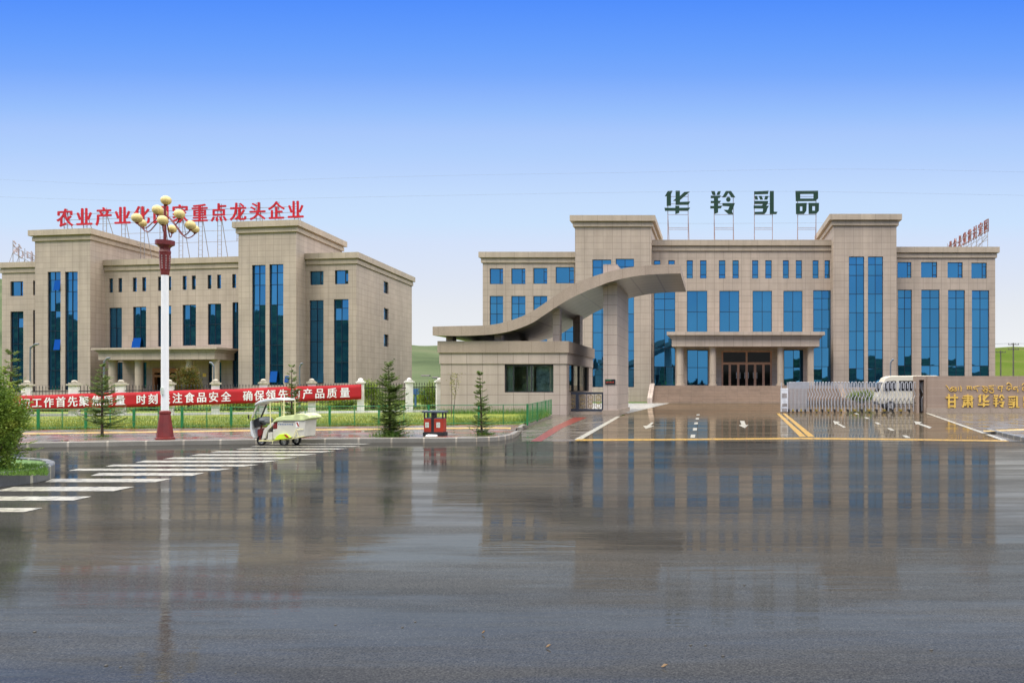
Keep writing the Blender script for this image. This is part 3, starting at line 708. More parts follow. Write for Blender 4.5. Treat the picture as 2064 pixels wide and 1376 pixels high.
for a, mt in ((su0-.5, 'granite'), (su1, 'step')):
    MB().hexa([FR.P(a,-8.4,0),FR.P(a+.5,-8.4,0),FR.P(a+.5,-5.0,0),FR.P(a,-5.0,0),FR.P(a,-8.4,.55),FR.P(a+.5,-8.4,.55),FR.P(a+.5,-5.0,zf+.25),FR.P(a,-5.0,zf+.25)]).build('stair_cheek', M[mt], bR)
# ---- building on the left
FL = Frame(A(718, 777, 88)*1, (math.cos(R(9)), -math.sin(R(9)), 0), (-.07, 1, 0)); FL.O.z = 0
bL = thing('office_building', tuple(FL.O), 'beige stone office building behind the white pillared fence with red rooftop characters', 'building')
cs = M['clad_small']
uR = FL.pick(718, 510)[0]
def zat(px, py): return FL.pick(px, py)[1]
S = Frame(FL.P(uR, 0, 0), FL.D, -FL.U)
sh = []
for y0, y1 in ((566, 593), (620, 646), (673, 699)):
    a, za = S.pick(773.5, y0); c, zc_ = S.pick(783, y1); sh.append((a, c, zc_, za))
block(FL, bL, 0, 20, 611, 718, 510.5, [(625,652,546.5,574,'slide'),(675,702,544.5,572.5,'slide'),(624,652,605,772,'tall'),(673,702.5,603,772,'tall')], cs, side_holes=sh)
for h in sh: 
    w = window(S, bL, .25, h, 'slit')
block(FL, bL, -2.4, 10.2, 480.5, 597, 446.5, [(508,535,534,776,'tall'),(543,571,532.5,776,'tall')], cs, over=.5)
lsl = [(220,227.5),(238.5,246),(267.5,275.5),(286.5,294.5),(318.5,326),(337.5,345),(368,376),(386.5,394.5),(418.5,426),(437.6,445.4),(468,475.8)]
def ln_y(x, xa, ya, xb, yb): return ya+(yb-ya)*(x-xa)/(xb-xa)
cen = [(a, c, ln_y(a, 220, 561, 476, 552), ln_y(a, 220, 589.5, 476, 580), 'slit') for a, c in lsl]
for a, c in ((220,245.5),(268,294.5),(318.5,345),(368,395),(419,445.6)):
    cen.append((a, c, ln_y(a, 220, 620, 480, 609.5), ln_y(a, 220, 702, 480, 692), 'tall'))
cen.append((468.5, 492, 609, 780, 'tall'))
cen += [(a, c, 730, 782, 'tall') for a, c in ((229,247),(281,295),(420,446))]
eu0, ez1 = FL.pick(311, 742); eu1, ez0 = FL.pick(362, 786); ez0 = max(ez0, .6)
block(FL, bL, 0, 20, 209, 482, 521.5, cen, cs, extra=[(eu0, eu1, ez0, ez1)])
block(FL, bL, -2.4, 10.2, 70.5, 182, 463.5, [(96,122,547.5,786,'tall'),(131,156.5,547.5,786,'tall')], cs, over=.5)
block(FL, bL, 0, 20, 4, 74, 529, [(21,46.5,567,596.5,'slide'),(66.5,90,565,594.5,'slide'),(21,47,627.5,790,'tall'),(66.5,90,625,790,'tall')], cs)
dr = MB(); dr.fbox(FL, eu0, eu1, .2, .3, ez0, ez1); door = dr.build('door', M['glass_door'], bL)
fr = MB()
for a, c, e, k in ((eu0, eu0+.25, ez0, ez1), (eu1-.25, eu1, ez0, ez1), (eu0+.25, eu1-.25, ez1-.5, ez1), (eu0+.25, eu1-.25, ez1-1.0, ez1-.75), ((eu0+eu1)/2-.1, (eu0+eu1)/2+.1, ez0, ez1-1.0)): fr.fbox(FL, a, c, -.35, .2, e, k)
fr.build('door_frame', M['orange_wood'], door)
pd = -4.0
pu0 = FL.pick(198, 715, pd)[0]; pu1 = FL.pick(433, 715, pd)[0]; pm = 315
zA = FL.pick(pm, 700.5, pd)[1]; zB = FL.pick(pm, 709.5, pd)[1]; zC = FL.pick(pm, 724.5, pd)[1]
p = MB(); p.fbox(FL, pu0, pu1, pd, -.01, zC, zB); p.fbox(FL, pu0-.15, pu1+.15, pd-.15, -.012, zB, zB+.16); p.fbox(FL, pu0-.28, pu1+.28, pd-.28, -.014, zB+.16, zB+.26); p.fbox(FL, pu0-.5, pu1+.5, pd-.5, -.016, zB+.26, zA)
p.build('portico', M['clad_small'], bL)
for x0, x1, dd in ((216,229.5,.6),(269.5,282,.6),(373,384,.6),(426,437.5,.6)):
    u0 = FL.pick(x0, 740, pd+dd)[0]; u1 = FL.pick(x1, 740, pd+dd)[0]; r = (u1-u0)/2; u = min((u0+u1)/2, pu1-r-.1)
    MB().lathe(FL.P(u, pd+dd+r, 0), [(r*1.2, .2), (r*1.2, .9), (r, .92), (r, zC-.2), (r*1.15, zC-.18), (r*1.15, zC-.002)], 20).build('column', M['cornice'], bL)
st = MB()
for k in range(4): st.fbox(FL, pu0, pu1, pd-.3*k, (-.004 if k == 0 else pd-.3*(k-1)), 0, .6-.15*k)
st.build('steps', M['step'], bL)
yp = MB(); u, z = FL.pick(247, 758); yp = MB(); a, z1 = FL.pick(409, 752); c, z0 = FL.pick(416, 759); yp.fbox(FL, a, c, -.05, -.003, z0, z1); yp.build('plaque', M['gold'], bL)
for x0, x1, yt, yb, d in ((266,283,681,703,0),(109,121.5,565,585,-2.4),(109,121.5,684,705,-2.4),(544,558,748,770,-2.4),(640,651.5,746,771,0),(574,582,752,770,-2.4)):
    a, z1 = FL.pick(x0, yt, d); c, z0 = FL.pick(x1, yb, d)
    s = MB(); s.hexa([FL.P(a,d-.13,z0),FL.P(c,d-.13,z0),FL.P(c,d-.08,z0),FL.P(a,d-.08,z0),FL.P(a+.05,d+.05,z1),FL.P(c+.05,d+.05,z1),FL.P(c+.05,d+.10,z1),FL.P(a+.05,d+.10,z1)])
    s.build('open_sash', M['glass'], bL)

# ------------------------------------------------------------------ rooftop signs
def trestle(b, F, u, d, z0, z1, w=.35, r=.035):
    for s in (-w/2, w/2): b.tube([F.P(u+s, d, z0), F.P(u+s, d, z1)], r, 4)
    k = z0+.25
    while k < z1:
        b.tube([F.P(u-w/2, d, k), F.P(u+w/2, d, k)], r*.6, 4); k += .55
    b.tube([F.P(u, d+2.4, z0), F.P(u, d, z1)], r, 4)
sg = thing('rooftop_sign', tuple(FL.P(-22, 5.2, 0)), 'row of thirteen red characters on a steel trestle across the left roof', 'sign')
dS = 5.2
txt = '农业产业化国家重点龙头企业'
cx = [131.5,170.5,210,247.5,286,325,363.5,403,441.5,480.5,519.5,557.5,596.5]
zr = []
fb = MB()
roofc = FL.pick(345, 521.5, 0)[1]; roofL = FL.pick(126, 463.5, -2.4)[1]; roofR = FL.pick(540, 446.5, -2.4)[1]
for i, (ch, x) in enumerate(zip(txt, cx)):
    yc = ln_y(x, 131.5, 439, 596.5, 423); hw = 18.5
    a, zt_ = FL.pick(x-hw*.93, yc-hw, dS); c, zb_ = FL.pick(x+hw*.93, yc+hw, dS)
    b = MB(); put_char(b, ch, lambda s, t, w: FL.P(a+(c-a)*s, dS-.12+.12*w, zb_+(zt_-zb_)*t), .022)
    b.build('character', M['red_sign'], sg, fix=False)
    base = roofL-.5 if x < 215 else (roofR-.5 if x > 478 else roofc-.6)
    um = (a+c)/2; trestle(fb, FL, um, dS+.12, base, zt_-.1, .5, .04); zr.append((um, zb_, zt_))
for k in range(len(zr)-1):
    (ua, ba, ta), (ub, bb, tb) = zr[k], zr[k+1]
    for q in (.12, .38, .68): fb.tube([FL.P(ua, dS+.1, ba+(ta-ba)*q), FL.P(ub, dS+.1, bb+(tb-bb)*q)], .035, 4)
    if 3 <= k <= 9:
        for dz in (-1.0, -2.3): 
            if 3 <= k <= 8 or dz > -2: fb.tube([FL.P(ua, dS+.1, ba+dz), FL.P(ub, dS+.1, bb+dz)], .03, 4)
fb.build('support_frame', M['steel'], sg)
# green characters, each on its own trestle
names = [('华', 1339, 1391, 'first'), ('羚', 1431.6, 1482, 'second'), ('乳', 1519, 1567, 'third'), ('品', 1603, 1650.5, 'last')]
legs = [(1346,1387),(1439.5,1478),(1520.6,1557),(1608,1645)]
lab = ['dark green rooftop character 华 on a two-legged stand, next to the left tower',
       'dark green rooftop character 羚 with a round dot, on a two-legged stand',
       'dark green rooftop character 乳 with a long hooked right stroke, on a stand',
       'dark green rooftop character 品 made of three square boxes, on a stand']
dG = 1.6; roofG = FR.pick(1500, 484.5, 0)[1]
for (ch, x0, x1, w_), (l0, l1), lb in zip(names, legs, lab):
    a, zt_ = FR.pick(x0, 385.3, dG); c, zb_ = FR.pick(x1, 432, dG)
    t = thing('sign_character', tuple(FR.P((a+c)/2, dG, roofG)), lb, 'sign', 'green characters standing on the right roof')
    b = MB(); put_logo(b, ch, lambda s, t_, w: FR.P(a+(c-a)*s, dG-.2+.2*w, zb_+(zt_-zb_)*t_)); b.build('character', M['green_sign'], t)
    b = MB(); ua = FR.pick(l0, 450, dG)[0]; ub = FR.pick(l1, 450, dG)[0]
    for u in (ua, ub):
        b.tube([FR.P(u, dG+.1, roofG-1), FR.P(u, dG+.1, zt_-.3)], .05, 4); b.tube([FR.P(u+.12, dG+1.8, roofG-1), FR.P(u, dG+.12, zb_+.2)], .04, 4)
    for z in (roofG+.35, roofG+1.55, roofG+1.75, zb_-.02, zb_+1.2, zt_-.6): b.tube([FR.P(ua, dG+.1, z), FR.P(ub, dG+.1, z)], .03, 4)
    b.build('support_frame', M['steel_red'], t)
# red characters on the right wing, standing along its depth, seen from behind
roofW = FR.pick(1906, 498.5, 0)[1]
sg = thing('rooftop_sign', tuple(A(1950, 500, 100)), 'faded red characters receding along the right end of the roof, seen from behind', 'sign')
X_ = (1992-PX0)*95/FPX
zt_ = HCAM+(PY0-438)*95/FPX; zb_ = HCAM+(PY0-467.5)*95/FPX
fb = MB()
for i, ch in enumerate('国家扶贫龙头企业'):
    y0 = 95+i*2.08; b = MB()
    put_char(b, ch, lambda s, t, w: (X_+.1-.1*w, y0+1.7*s, zb_+(zt_-zb_)*t), .014)
    b.build('character', M['rust_sign'], sg, fix=False)
for i in range(9):
    y0 = 94.9+i*2.05; fb.tube([(X_-.1, y0, roofW-.6), (X_-.1, y0, zt_-.2)], .04, 4); fb.tube([(X_-1.6, y0, roofW-.6), (X_-.1, y0, zb_+.3)], .03, 4)
for q in (-.9, -.35, .2, .9): fb.tube([(X_-.1, 94.9, zb_+q), (X_-.1, 111.3, zb_+q)], .03, 4)
fb.tube([(X_-.1, 95, zb_-.5), (X_-.1, 107, roofW-.4)], .04, 4)
fb.build('support_frame', M['steel'], sg)
# grey characters at the far left wing
sg = thing('rooftop_sign', tuple(FL.P(-45, 5, 0)), 'two greyish characters on a trestle at the far left end of the roof', 'sign')
roofLW = FL.pick(40, 529, 0)[1]; fb = MB()
p0 = A(24, 530, 96); p1 = A(48, 530, 101.5); p2 = A(74, 530, 107)
for i, ch in enumerate('沁中'):
    q0, q1 = (p0, p1) if i == 0 else (p1+(p2-p1)*.12, p2)
    b = MB(); zb_ = HCAM+(PY0-511)*96/FPX; zt_ = HCAM+(PY0-481)*96/FPX
    put_char(b, ch, lambda s, t, w: q0.xy.to_3d()+(q1-q0).xy.to_3d()*s+Vector((0, .1*w, zb_+(zt_-zb_)*t)), .012)
    b.build('character', M['pale_sign'], sg, fix=False)
for q in (p0, p0+(p1-p0)*.5, p1, p1+(p2-p1)*.6, p2):
    q = q.xy.to_3d()+Vector((0, .15, 0)); fb.tube([q+Vector((0,0,roofLW-.6)), q+Vector((0,0,zt_-.2))], .035, 4); fb.tube([q+Vector((-1.0,.3,roofLW-.6)), q+Vector((0,0,zb_+.2))], .025, 4)
for z in (zb_+.1, zb_+.9): fb.tube([p0.xy.to_3d()+Vector((0,.15,z)), p2.xy.to_3d()+Vector((0,.15,z))], .03, 4)
fb.build('support_frame', M['steel'], sg)

# ------------------------------------------------------------------ gatehouse with its swept canopy
FG = Frame((0, 50.3, 0), (1, 0, 0), (0, 1, 0))
gh = thing('gatehouse', tuple(A(1015, 777, 50.3).xy.to_3d()), 'low granite gatehouse under a swooping concrete canopy held by a tall pillar', 'gatehouse')
g0 = FG.pick(888, 800)[0]; g1 = FG.pick(1142, 800)[0]; gd = 10.6
zPT = FG.pick(1015, 687.5)[1]; zPB = FG.pick(1015, 709.5)[1]; zFB = FG.pick(1015, 733)[1]
w0 = FG.pick(1017, 0)[0]; w1 = FG.pick(1115.5, 0)[0]; wz1 = zFB; wz0 = FG.pick(1060, 790.5)[1]
b = MB(); facade(b, FG, 0, g0, g1, 0, zFB, [(w0, w1, wz0, wz1-.02)], .3)
SG = Frame(FG.P(g1, 0, 0), FG.D, -FG.U)
facade(b, SG, 0, 0, gd, 0, zFB, [(.9, gd-1.7, wz0, wz1-.02)], .3)
b.face(FG.P(g0,gd,0), FG.P(g0,0,0), FG.P(g0,0,zFB), FG.P(g0,gd,zFB))
facade(b, FG, gd, g0, g1, 0, zFB, [(g0+4, g1-1, wz0, wz1-.02)], .1)
b.build('wall', M['granite'], gh, fix=False)
b = MB(); b.fbox(FG, g0-.06, g1+.06, -.06, gd, zFB-.001, zPB-.04); b.build('fascia', M['granite'], gh)
b = MB(); b.fbox(FG, g0-.14, g1+.16, -.16, gd+.1, zPB-.04, zPT); b.build('parapet', M['granite_rough'], gh)
# room behind the glass
b = MB()
b.face(FG.P(g0+3.2,.1,.2), FG.P(g0+3.2,5,.2), FG.P(g0+3.2,5,zFB-.05), FG.P(g0+3.2,.1,zFB-.05))
b.face(FG.P(g0+3.2,.1,.2), FG.P(g1-.1,.1,.2), FG.P(g1-.1,5,.2), FG.P(g0+3.2,5,.2))
b.build('inner_wall', M['interior'], gh, fix=False)
W = w1-w0
def gpane(a, c, mat, d, name, par, z0=None, z1=None):
    q = MB(); q.fbox(FG, w0+W*a, w0+W*c, d, d+.03, z0 or wz0+.05, z1 or wz1-.1); return q.build(name, M[mat], par)
b = MB(); b.fbox(FG, w0, w1, .2, .215, wz0, wz1-.02); win = b.build('window', M['glass_green'], gh)
b = MB()
for a, t in ((0, .05), (.165, .04), (.445, .05), (.53, .07), (.985, .05)): b.fbox(FG, w0+W*a, w0+W*a+t, .12, .24, wz0, wz1-.02)
b.fbox(FG, w0, w1, .13, .25, wz0, wz0+.06); b.fbox(FG, w0, w1, .13, .25, wz1-.12, wz1-.02)
b.build('frame', M['frame_dark'], win)
gpane(.02, .16, 'curtain', .5, 'curtain', gh); gpane(.43, .56, 'curtain', .55, 'curtain', gh); gpane(.9, .99, 'curtain', .5, 'curtain', gh)
gpane(.60, .88, 'poster', .7, 'notice_board', gh); gpane(.18, .42, 'steel', 2.2, 'cabinet', gh, .3)
b = MB(); b.fbox(SG, .9, gd-1.7, .2, .215, wz0, wz1-.02); win = b.build('window', M['glass_green'], gh)
b = MB()
for s in (.9, 3.2, 5.6, gd-1.76): b.fbox(SG, s, s+.07, .12, .24, wz0, wz1-.02)
b.fbox(SG, .9, gd-1.7, .13, .25, wz0, wz0+.06); b.build('frame', M['frame_dark'], win)
# canopy: swept slab, traced front edge
z3 = lambda x, y: (x/3.127+840, y/3.127+480)
top = [(100,557),(250,553),(370,551),(440,548),(530,535),(610,512),(690,480),(760,440),(840,385),(920,330),(1000,285),(1090,248),(1180,220),(1300,190),(1420,175),(1520,167),(1660,165)]
bot = [(100,612),(250,615),(370,612),(470,606),(560,592),(640,570),(730,532),(800,487),(870,440),(960,385),(1060,337),(1140,305),(1220,275),(1330,248),(1440,232),(1550,225),(1662,222)]
FC = Frame((0, 49.8, 0), (1, 0, 0), (0, 1, 0)); cd = 9.8
T_ = [FC.pick(*z3(*p)) for p in top]; B_ = [FC.pick(*z3(*p)) for p in bot]
def smooth_curve(P, n=6):
    out = []
    for i in range(len(P)-1):
        p0, p1, p2, p3 = P[max(i-1,0)], P[i], P[i+1], P[min(i+2,len(P)-1)]
        for k in range(n):
            t = k/n; out.append(tuple(.5*((2*p1[j])+(-p0[j]+p2[j])*t+(2*p0[j]-5*p1[j]+4*p2[j]-p3[j])*t*t+(-p0[j]+3*p1[j]-3*p2[j]+p3[j])*t**3) for j in (0, 1)))
    return out+[P[-1]]
Ts, Bs = smooth_curve(T_), smooth_curve(B_)
b = MB()
for i in range(len(Ts)-1):
    b.face(FC.P(Bs[i][0],0,Bs[i][1]), FC.P(Bs[i+1][0],0,Bs[i+1][1]), FC.P(Ts[i+1][0],0,Ts[i+1][1]), FC.P(Ts[i][0],0,Ts[i][1]))
    b.face(FC.P(Bs[i+1][0],cd,Bs[i+1][1]), FC.P(Bs[i][0],cd,Bs[i][1]), FC.P(Ts[i][0],cd,Ts[i][1]), FC.P(Ts[i+1][0],cd,Ts[i+1][1]))
    b.face(FC.P(Ts[i][0],0,Ts[i][1]), FC.P(Ts[i+1][0],0,Ts[i+1][1]), FC.P(Ts[i+1][0],cd,Ts[i+1][1]), FC.P(Ts[i][0],cd,Ts[i][1]))
for i in (0, -1): b.face(FC.P(Bs[i][0],0,Bs[i][1]), FC.P(Ts[i][0],0,Ts[i][1]), FC.P(Ts[i][0],cd,Ts[i][1]), FC.P(Bs[i][0],cd,Bs[i][1]))
can = b.build('canopy', M['granite_rough'], gh, merge=True, smooth=True)
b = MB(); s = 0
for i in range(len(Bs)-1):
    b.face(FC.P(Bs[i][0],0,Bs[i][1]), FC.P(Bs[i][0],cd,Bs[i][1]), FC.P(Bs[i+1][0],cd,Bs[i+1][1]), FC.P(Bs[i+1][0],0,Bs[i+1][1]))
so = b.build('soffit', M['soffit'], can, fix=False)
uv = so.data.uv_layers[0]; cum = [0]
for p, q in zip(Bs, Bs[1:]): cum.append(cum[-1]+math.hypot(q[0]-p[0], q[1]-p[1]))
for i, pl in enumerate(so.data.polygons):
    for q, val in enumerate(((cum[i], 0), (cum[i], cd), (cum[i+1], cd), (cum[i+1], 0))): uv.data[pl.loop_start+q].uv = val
def zbot(u):
    for p, q in zip(Bs, Bs[1:]):
        if p[0] <= u <= q[0]: return p[1]+(q[1]-p[1])*(u-p[0])/max(1e-6, q[0]-p[0])
    return Bs[-1][1]
def gcol(name, xa, xb, d0, d1, z0, mat, ztop=None):
    Fd = Frame((0, d0, 0), (1,0,0), (0,1,0)); u0 = Fd.pick(xa, 0)[0]; u1 = Fd.pick(xb, 0)[0]
    b = MB()
    if ztop: b.box(u0, u1, d0, d1, z0, ztop)
    else:
        za, zb_ = zbot(u0)+.05, zbot(u1)+.05
        b.hexa([(u0,d0,z0),(u1,d0,z0),(u1,d1,z0),(u0,d1,z0),(u0,d0,za),(u1,d0,zb_),(u1,d1,zb_),(u0,d1,za)])
    b.build(name, M[mat], gh)
gcol('pillar', 1215.8, 1244, 51.0, 57.6, 0, 'granite', 9.35)
gcol('plinth', 1213.5, 1246, 50.85, 57.9, 0, 'granite_rough', .28)
gcol('column', 1114, 1128, 50.9, 51.6, zPT-.3, 'granite')
gcol('column', 1155, 1169, 57.2, 58.4, zPT-.3, 'granite')
for xa, xb, d in ((899, 913, 51.5), (997, 1011, 51.0), (950, 962, 57.5), (1050, 1062, 57.5)): gcol('column', xa, xb, d, d+.7, zPT-.3, 'granite')
a, z1 = Frame((0,51,0),(1,0,0),(0,1,0)).pick(1220, 764.2); c, z0 = Frame((0,51,0),(1,0,0),(0,1,0)).pick(1240, 774)
b = MB(); b.box(a, c, 50.93, 50.998, z0, z1); dp = b.build('display_panel', M['led'], gh)
b = MB(); b.box(a+.04, a+.38, 50.915, 50.929, z1-.1, z1-.03); b.build('display_print', M['led_green'], dp)
b = MB()
for k in range(6): b.box(a+.06+k*.085, a+.11+k*.085, 50.915, 50.929, z0+.09, z0+.09+.05+.03*(k % 2))
b.build('display_print', M['led_red'], dp)
# pedestrian gate
FP = Frame((0, 51.9, 0), (1, 0, 0), (0, 1, 0))
pg = thing('pedestrian_gate', tuple(A(1181, 777, 51.9).xy.to_3d()), 'slate grey metal side gate with ring ornaments between gatehouse and tall pillar', 'gate')
x0, zt_ = FP.pick(1144, 790); x1, zb_ = FP.pick(1217, 828); zb_ = max(zb_, .18); xm = FP.pick(1164, 800)[0]
b = MB()
for x in (x0, xm-.1, x1-.12): b.box(x, x+.12 if x != xm-.1 else xm+.08, 51.84, 51.96, .05, zt_)
b.box(x0, x1, 51.85, 51.95, zt_-.13, zt_-.005); b.box(x0, x1, 51.85, 51.95, zb_, zb_+.13); b.build('gate_frame', M['gate_frame'], pg)
b = MB(); hh = zt_-zb_-.26
def ring(b, cx_, cz, rx, rz, y): b.tube([(cx_+rx*math.cos(q*math.pi/8), y, cz+rz*math.sin(q*math.pi/8)) for q in range(17)], .02, 5, False)
for cx_ in (x0+.32, xm+.33, xm+.33+.5, xm+.33+1.0):
    for q in (.22, .5, .78): ring(b, cx_, zb_+.13+hh*q, .15, hh*.16, 51.9)
    b.tube([(cx_, 51.9, zb_+.1), (cx_, 51.9, zt_-.1)], .012, 4)
b.build('ornament', M['brass'], pg)
b = MB()
x = xm+.58
while x < x1-.2:
    b.tube([(x, 51.9, zb_+.1), (x, 51.9, zt_-.1)], .018, 4); x += .5
b.build('bar', M['gate_frame'], pg)
b = MB(); b.box(FP.pick(1143, 0)[0], FP.pick(1216, 0)[0], 51.3, 52.6, 0, .16); struct(b.build('threshold_step', M['granite_rough']))

# ------------------------------------------------------------------ retractable gate and sign wall
YG = 54.4
sgate = thing('retractable_gate', tuple(A(1715, 777, YG).xy.to_3d()), 'silver retractable lattice gate half drawn across the forecourt', 'gate')
def gx(px): return (px-PX0)*YG/FPX
zgt = HCAM+(PY0-770)*YG/FPX
def section(x, wdt, bend, hgt, r=.028):
    """one unit of the folding gate: a bent front bar that hooks over to a shorter one, and a plain rear post"""
    b = MB(); y = YG
    L_ = [(x, y, .10), (x, y, .95), (x+bend, y, 1.14), (x+bend, y, 1.26), (x, y, 1.5), (x, y, hgt-wdt/2)]
    L_ += [(x+wdt/2-wdt/2*math.cos(a*math.pi/6), y, hgt-wdt/2+wdt/2*math.sin(a*math.pi/6)) for a in range(1, 6)] + [(x+wdt, y, hgt-wdt/2), (x+wdt, y, hgt-.42)]
    b.tube(L_, r, 6)
    b.tube([(x+.02, YG+.42, .10), (x+.02, YG+.42, hgt-.1)], .014, 5); b.tube([(x, YG, .5), (x+.02, YG+.42, .5)], .012, 4); b.tube([(x, YG, 1.5), (x+.02, YG+.42, 1.5)], .012, 4)
    return b
xs = [gx(1590+k*2.75) for k in range(14)]; x = 1629.0
sp_ = []
while x < 1862: sp_.append(x); x += 5.6+ (x-1629)*.016 if x < 1800 else 8.4
for k, x in enumerate(xs): section(x, .05, .0, zgt, .024).build('gate_section', M['gate_steel'], sgate)
for k, px in enumerate(sp_): section(gx(px), .06+.09*min(1, (px-1629)/150), .10, zgt).build('gate_section', M['gate_steel'], sgate)
lk = MB()
for pa, pb in zip([1627]+sp_, sp_+[1864]):
    xa, xb = gx(pa), gx(pb)
    for dy in (.1, .32):
        lk.tube([(xa, YG+dy, .35), (xb, YG+dy, .95)], .012, 4); lk.tube([(xa, YG+dy, .95), (xb, YG+dy, .35)], .012, 4)
    lk.tube([(xa, YG+.2, .42), (xb, YG+.2, .42)], .02, 4)
lk.build('lattice_links', M['link_steel'], sgate)
for k, x in enumerate([gx(p) for p in sp_[1::2]]+xs[::3]):
    b = MB(); b.box(x-.05, x+.05, YG-.03, YG+.45, .10, .24); b.build('wheel_cover', M['gate_yellow' if k % 2 else 'black'], sgate)
    b = MB(); b.tube([(x, YG-.02, .07), (x, YG+.02, .07)], .065, 10); b.build('wheel', M['rubber'], sgate)
b = MB(); xa, xb = gx(1574), gx(1588)
b.box(xa, xb, YG-.15, YG+.5, .06, 1.62)
b.build('drive_head', M['gate_head'], sgate, bevel=.03)
b = MB()
for z0, z1 in ((.1,.30),(.42,.62),(1.0,1.3)): b.box(xa+.07, xb-.07, YG-.165, YG-.152, z0, z1)
b.build('recess_panel', M['steel'], sgate)
b = MB(); b.tube([(xa+.03, YG, 1.6), (xa+.03, YG, zgt)], .03, 6); b.tube([(xb-.03, YG, 1.6), (xb-.03, YG, zgt)], .03, 6); b.build('upright', M['gate_steel'], sgate)
# sign wall
YW = 54.0
wx = lambda px: (px-PX0)*YW/FPX
wz = lambda py: HCAM-(py-PY0)*YW/FPX
sw_ = thing('sign_wall', tuple(A(1950, 777, YW).xy.to_3d()), 'brown granite entrance wall with gold Tibetan and Chinese lettering', 'sign')
zt_ = wz(757.5)
b = MB(); b.box(wx(1869), wx(2330), YW, YW+1.2, .32, zt_); b.build('wall', M['granite_wall'], sw_)
b = MB(); b.box(wx(1867), wx(2332), YW-.06, YW+1.25, 0, .33); b.build('plinth', M['granite_rough'], sw_)
b = MB(); b.box(wx(1849), wx(1853.5), YW+.1, YW+1.2, 0, zt_); b.box(wx(1853.5), wx(1869)-.002, YW+.95, YW+1.2, 0, zt_-.25); b.box(wx(1853.5), wx(1869)-.002, YW+.1, YW+1.2, zt_-.25, zt_); b.box(wx(1863.5), wx(1869)-.002, YW+.1, YW+.95, 0, zt_-.25)
b.build('gate_pocket', M['granite_wall'], sw_)
def wch(ch, x0, x1, y0, y1, logo):
    b = MB(); a, c, e, g = wx(x0), wx(x1), wz(y1), wz(y0)
    fn = lambda s, t, w: (a+(c-a)*s, YW-.09+.08*w, e+(g-e)*t)
    if logo: put_logo(b, ch, fn)
    else: put_char(b, ch, fn, .03)
    b.build('gold_character', M['gold'], sw_, fix=logo)
z5 = lambda x, y: (x/6.254+1840, y/6.254+680)
wch('甘', 1905, 1931, 793, 823, False); wch('肃', 1938, 1962.5, 794, 822, False)
wch('华', z5(815,0)[0], z5(962,0)[0], 794.5, 820.5, True); wch('羚', z5(1010,0)[0], z5(1153,0)[0], 795, 820.5, True); wch('乳', z5(1200,0)[0], z5(1340,0)[0], 797.5, 821.5, True); wch('品', 2062, 2084, 798, 822, True)
tib = [[[(415,600),(445,640),(460,665),(490,672),(500,650),(480,640),(470,655)],[(480,628),(520,625)],[(505,650),(520,672),(545,665),(540,645),(520,650)],[(520,628),(550,632)]],
       [[(570,615),(572,670)],[(597,610),(606,640),(603,680)]],
       [[(672,618),(735,616)],[(690,620),(682,645),(695,650)],[(712,620),(710,645),(722,640)],[(735,618),(735,645),(742,660)]],
       [[(755,628),(825,612)],[(765,630),(770,650),(785,648)],[(790,640),(805,655),(815,682)],[(836,606),(842,614)]],
       [[(868,612),(935,625)],[(880,618),(900,640),(930,650)],[(868,650),(895,680),(925,695),(930,665),(905,655),(880,670)],[(935,628),(938,670)]],
       [[(950,612),(1020,606)],[(955,640),(985,632),(1015,640)],[(950,665),(980,695),(1012,690),(1010,660),(975,655)],[(1038,606),(1044,614)]],
       [[(1068,618),(1130,612)],[(1080,620),(1072,645),(1095,650)],[(1108,622),(1118,645),(1112,690)],[(1125,615),(1128,640)],[(1146,608),(1152,616)]],
       [[(1178,590),(1205,572),(1240,600)],[(1180,618),(1245,612)],[(1190,622),(1180,648),(1205,660),(1225,640)],[(1240,614),(1242,655)]],
       [[(1258,630),(1320,622)],[(1268,632),(1266,655),(1290,650)],[(1300,636),(1318,655),(1320,690)],[(1338,610),(1344,618)]],
       [[(1372,605),(1392,580),(1420,600)],[(1375,630),(1440,620)],[(1385,634),(1378,660),(1400,665)],[(1430,624),(1435,680)]]]
for grp in tib:
    b = MB()
    for pl in grp:
        P = []
        for x, y in pl:
            X, Yp = z5(x, y); P.append(Vector((wx(X), YW-.05, wz(Yp))))
        if len(P) > 2:
            P = [Vector((q[0], YW-.05, q[1])) for q in smooth_curve([(p.x, p.z) for p in P], 4)]
        m = len(P); b.tube(P, [.030 if 0 < i < m-1 else .022 for i in range(m)], 6)
    b.build('gold_character', M['gold'], sw_)

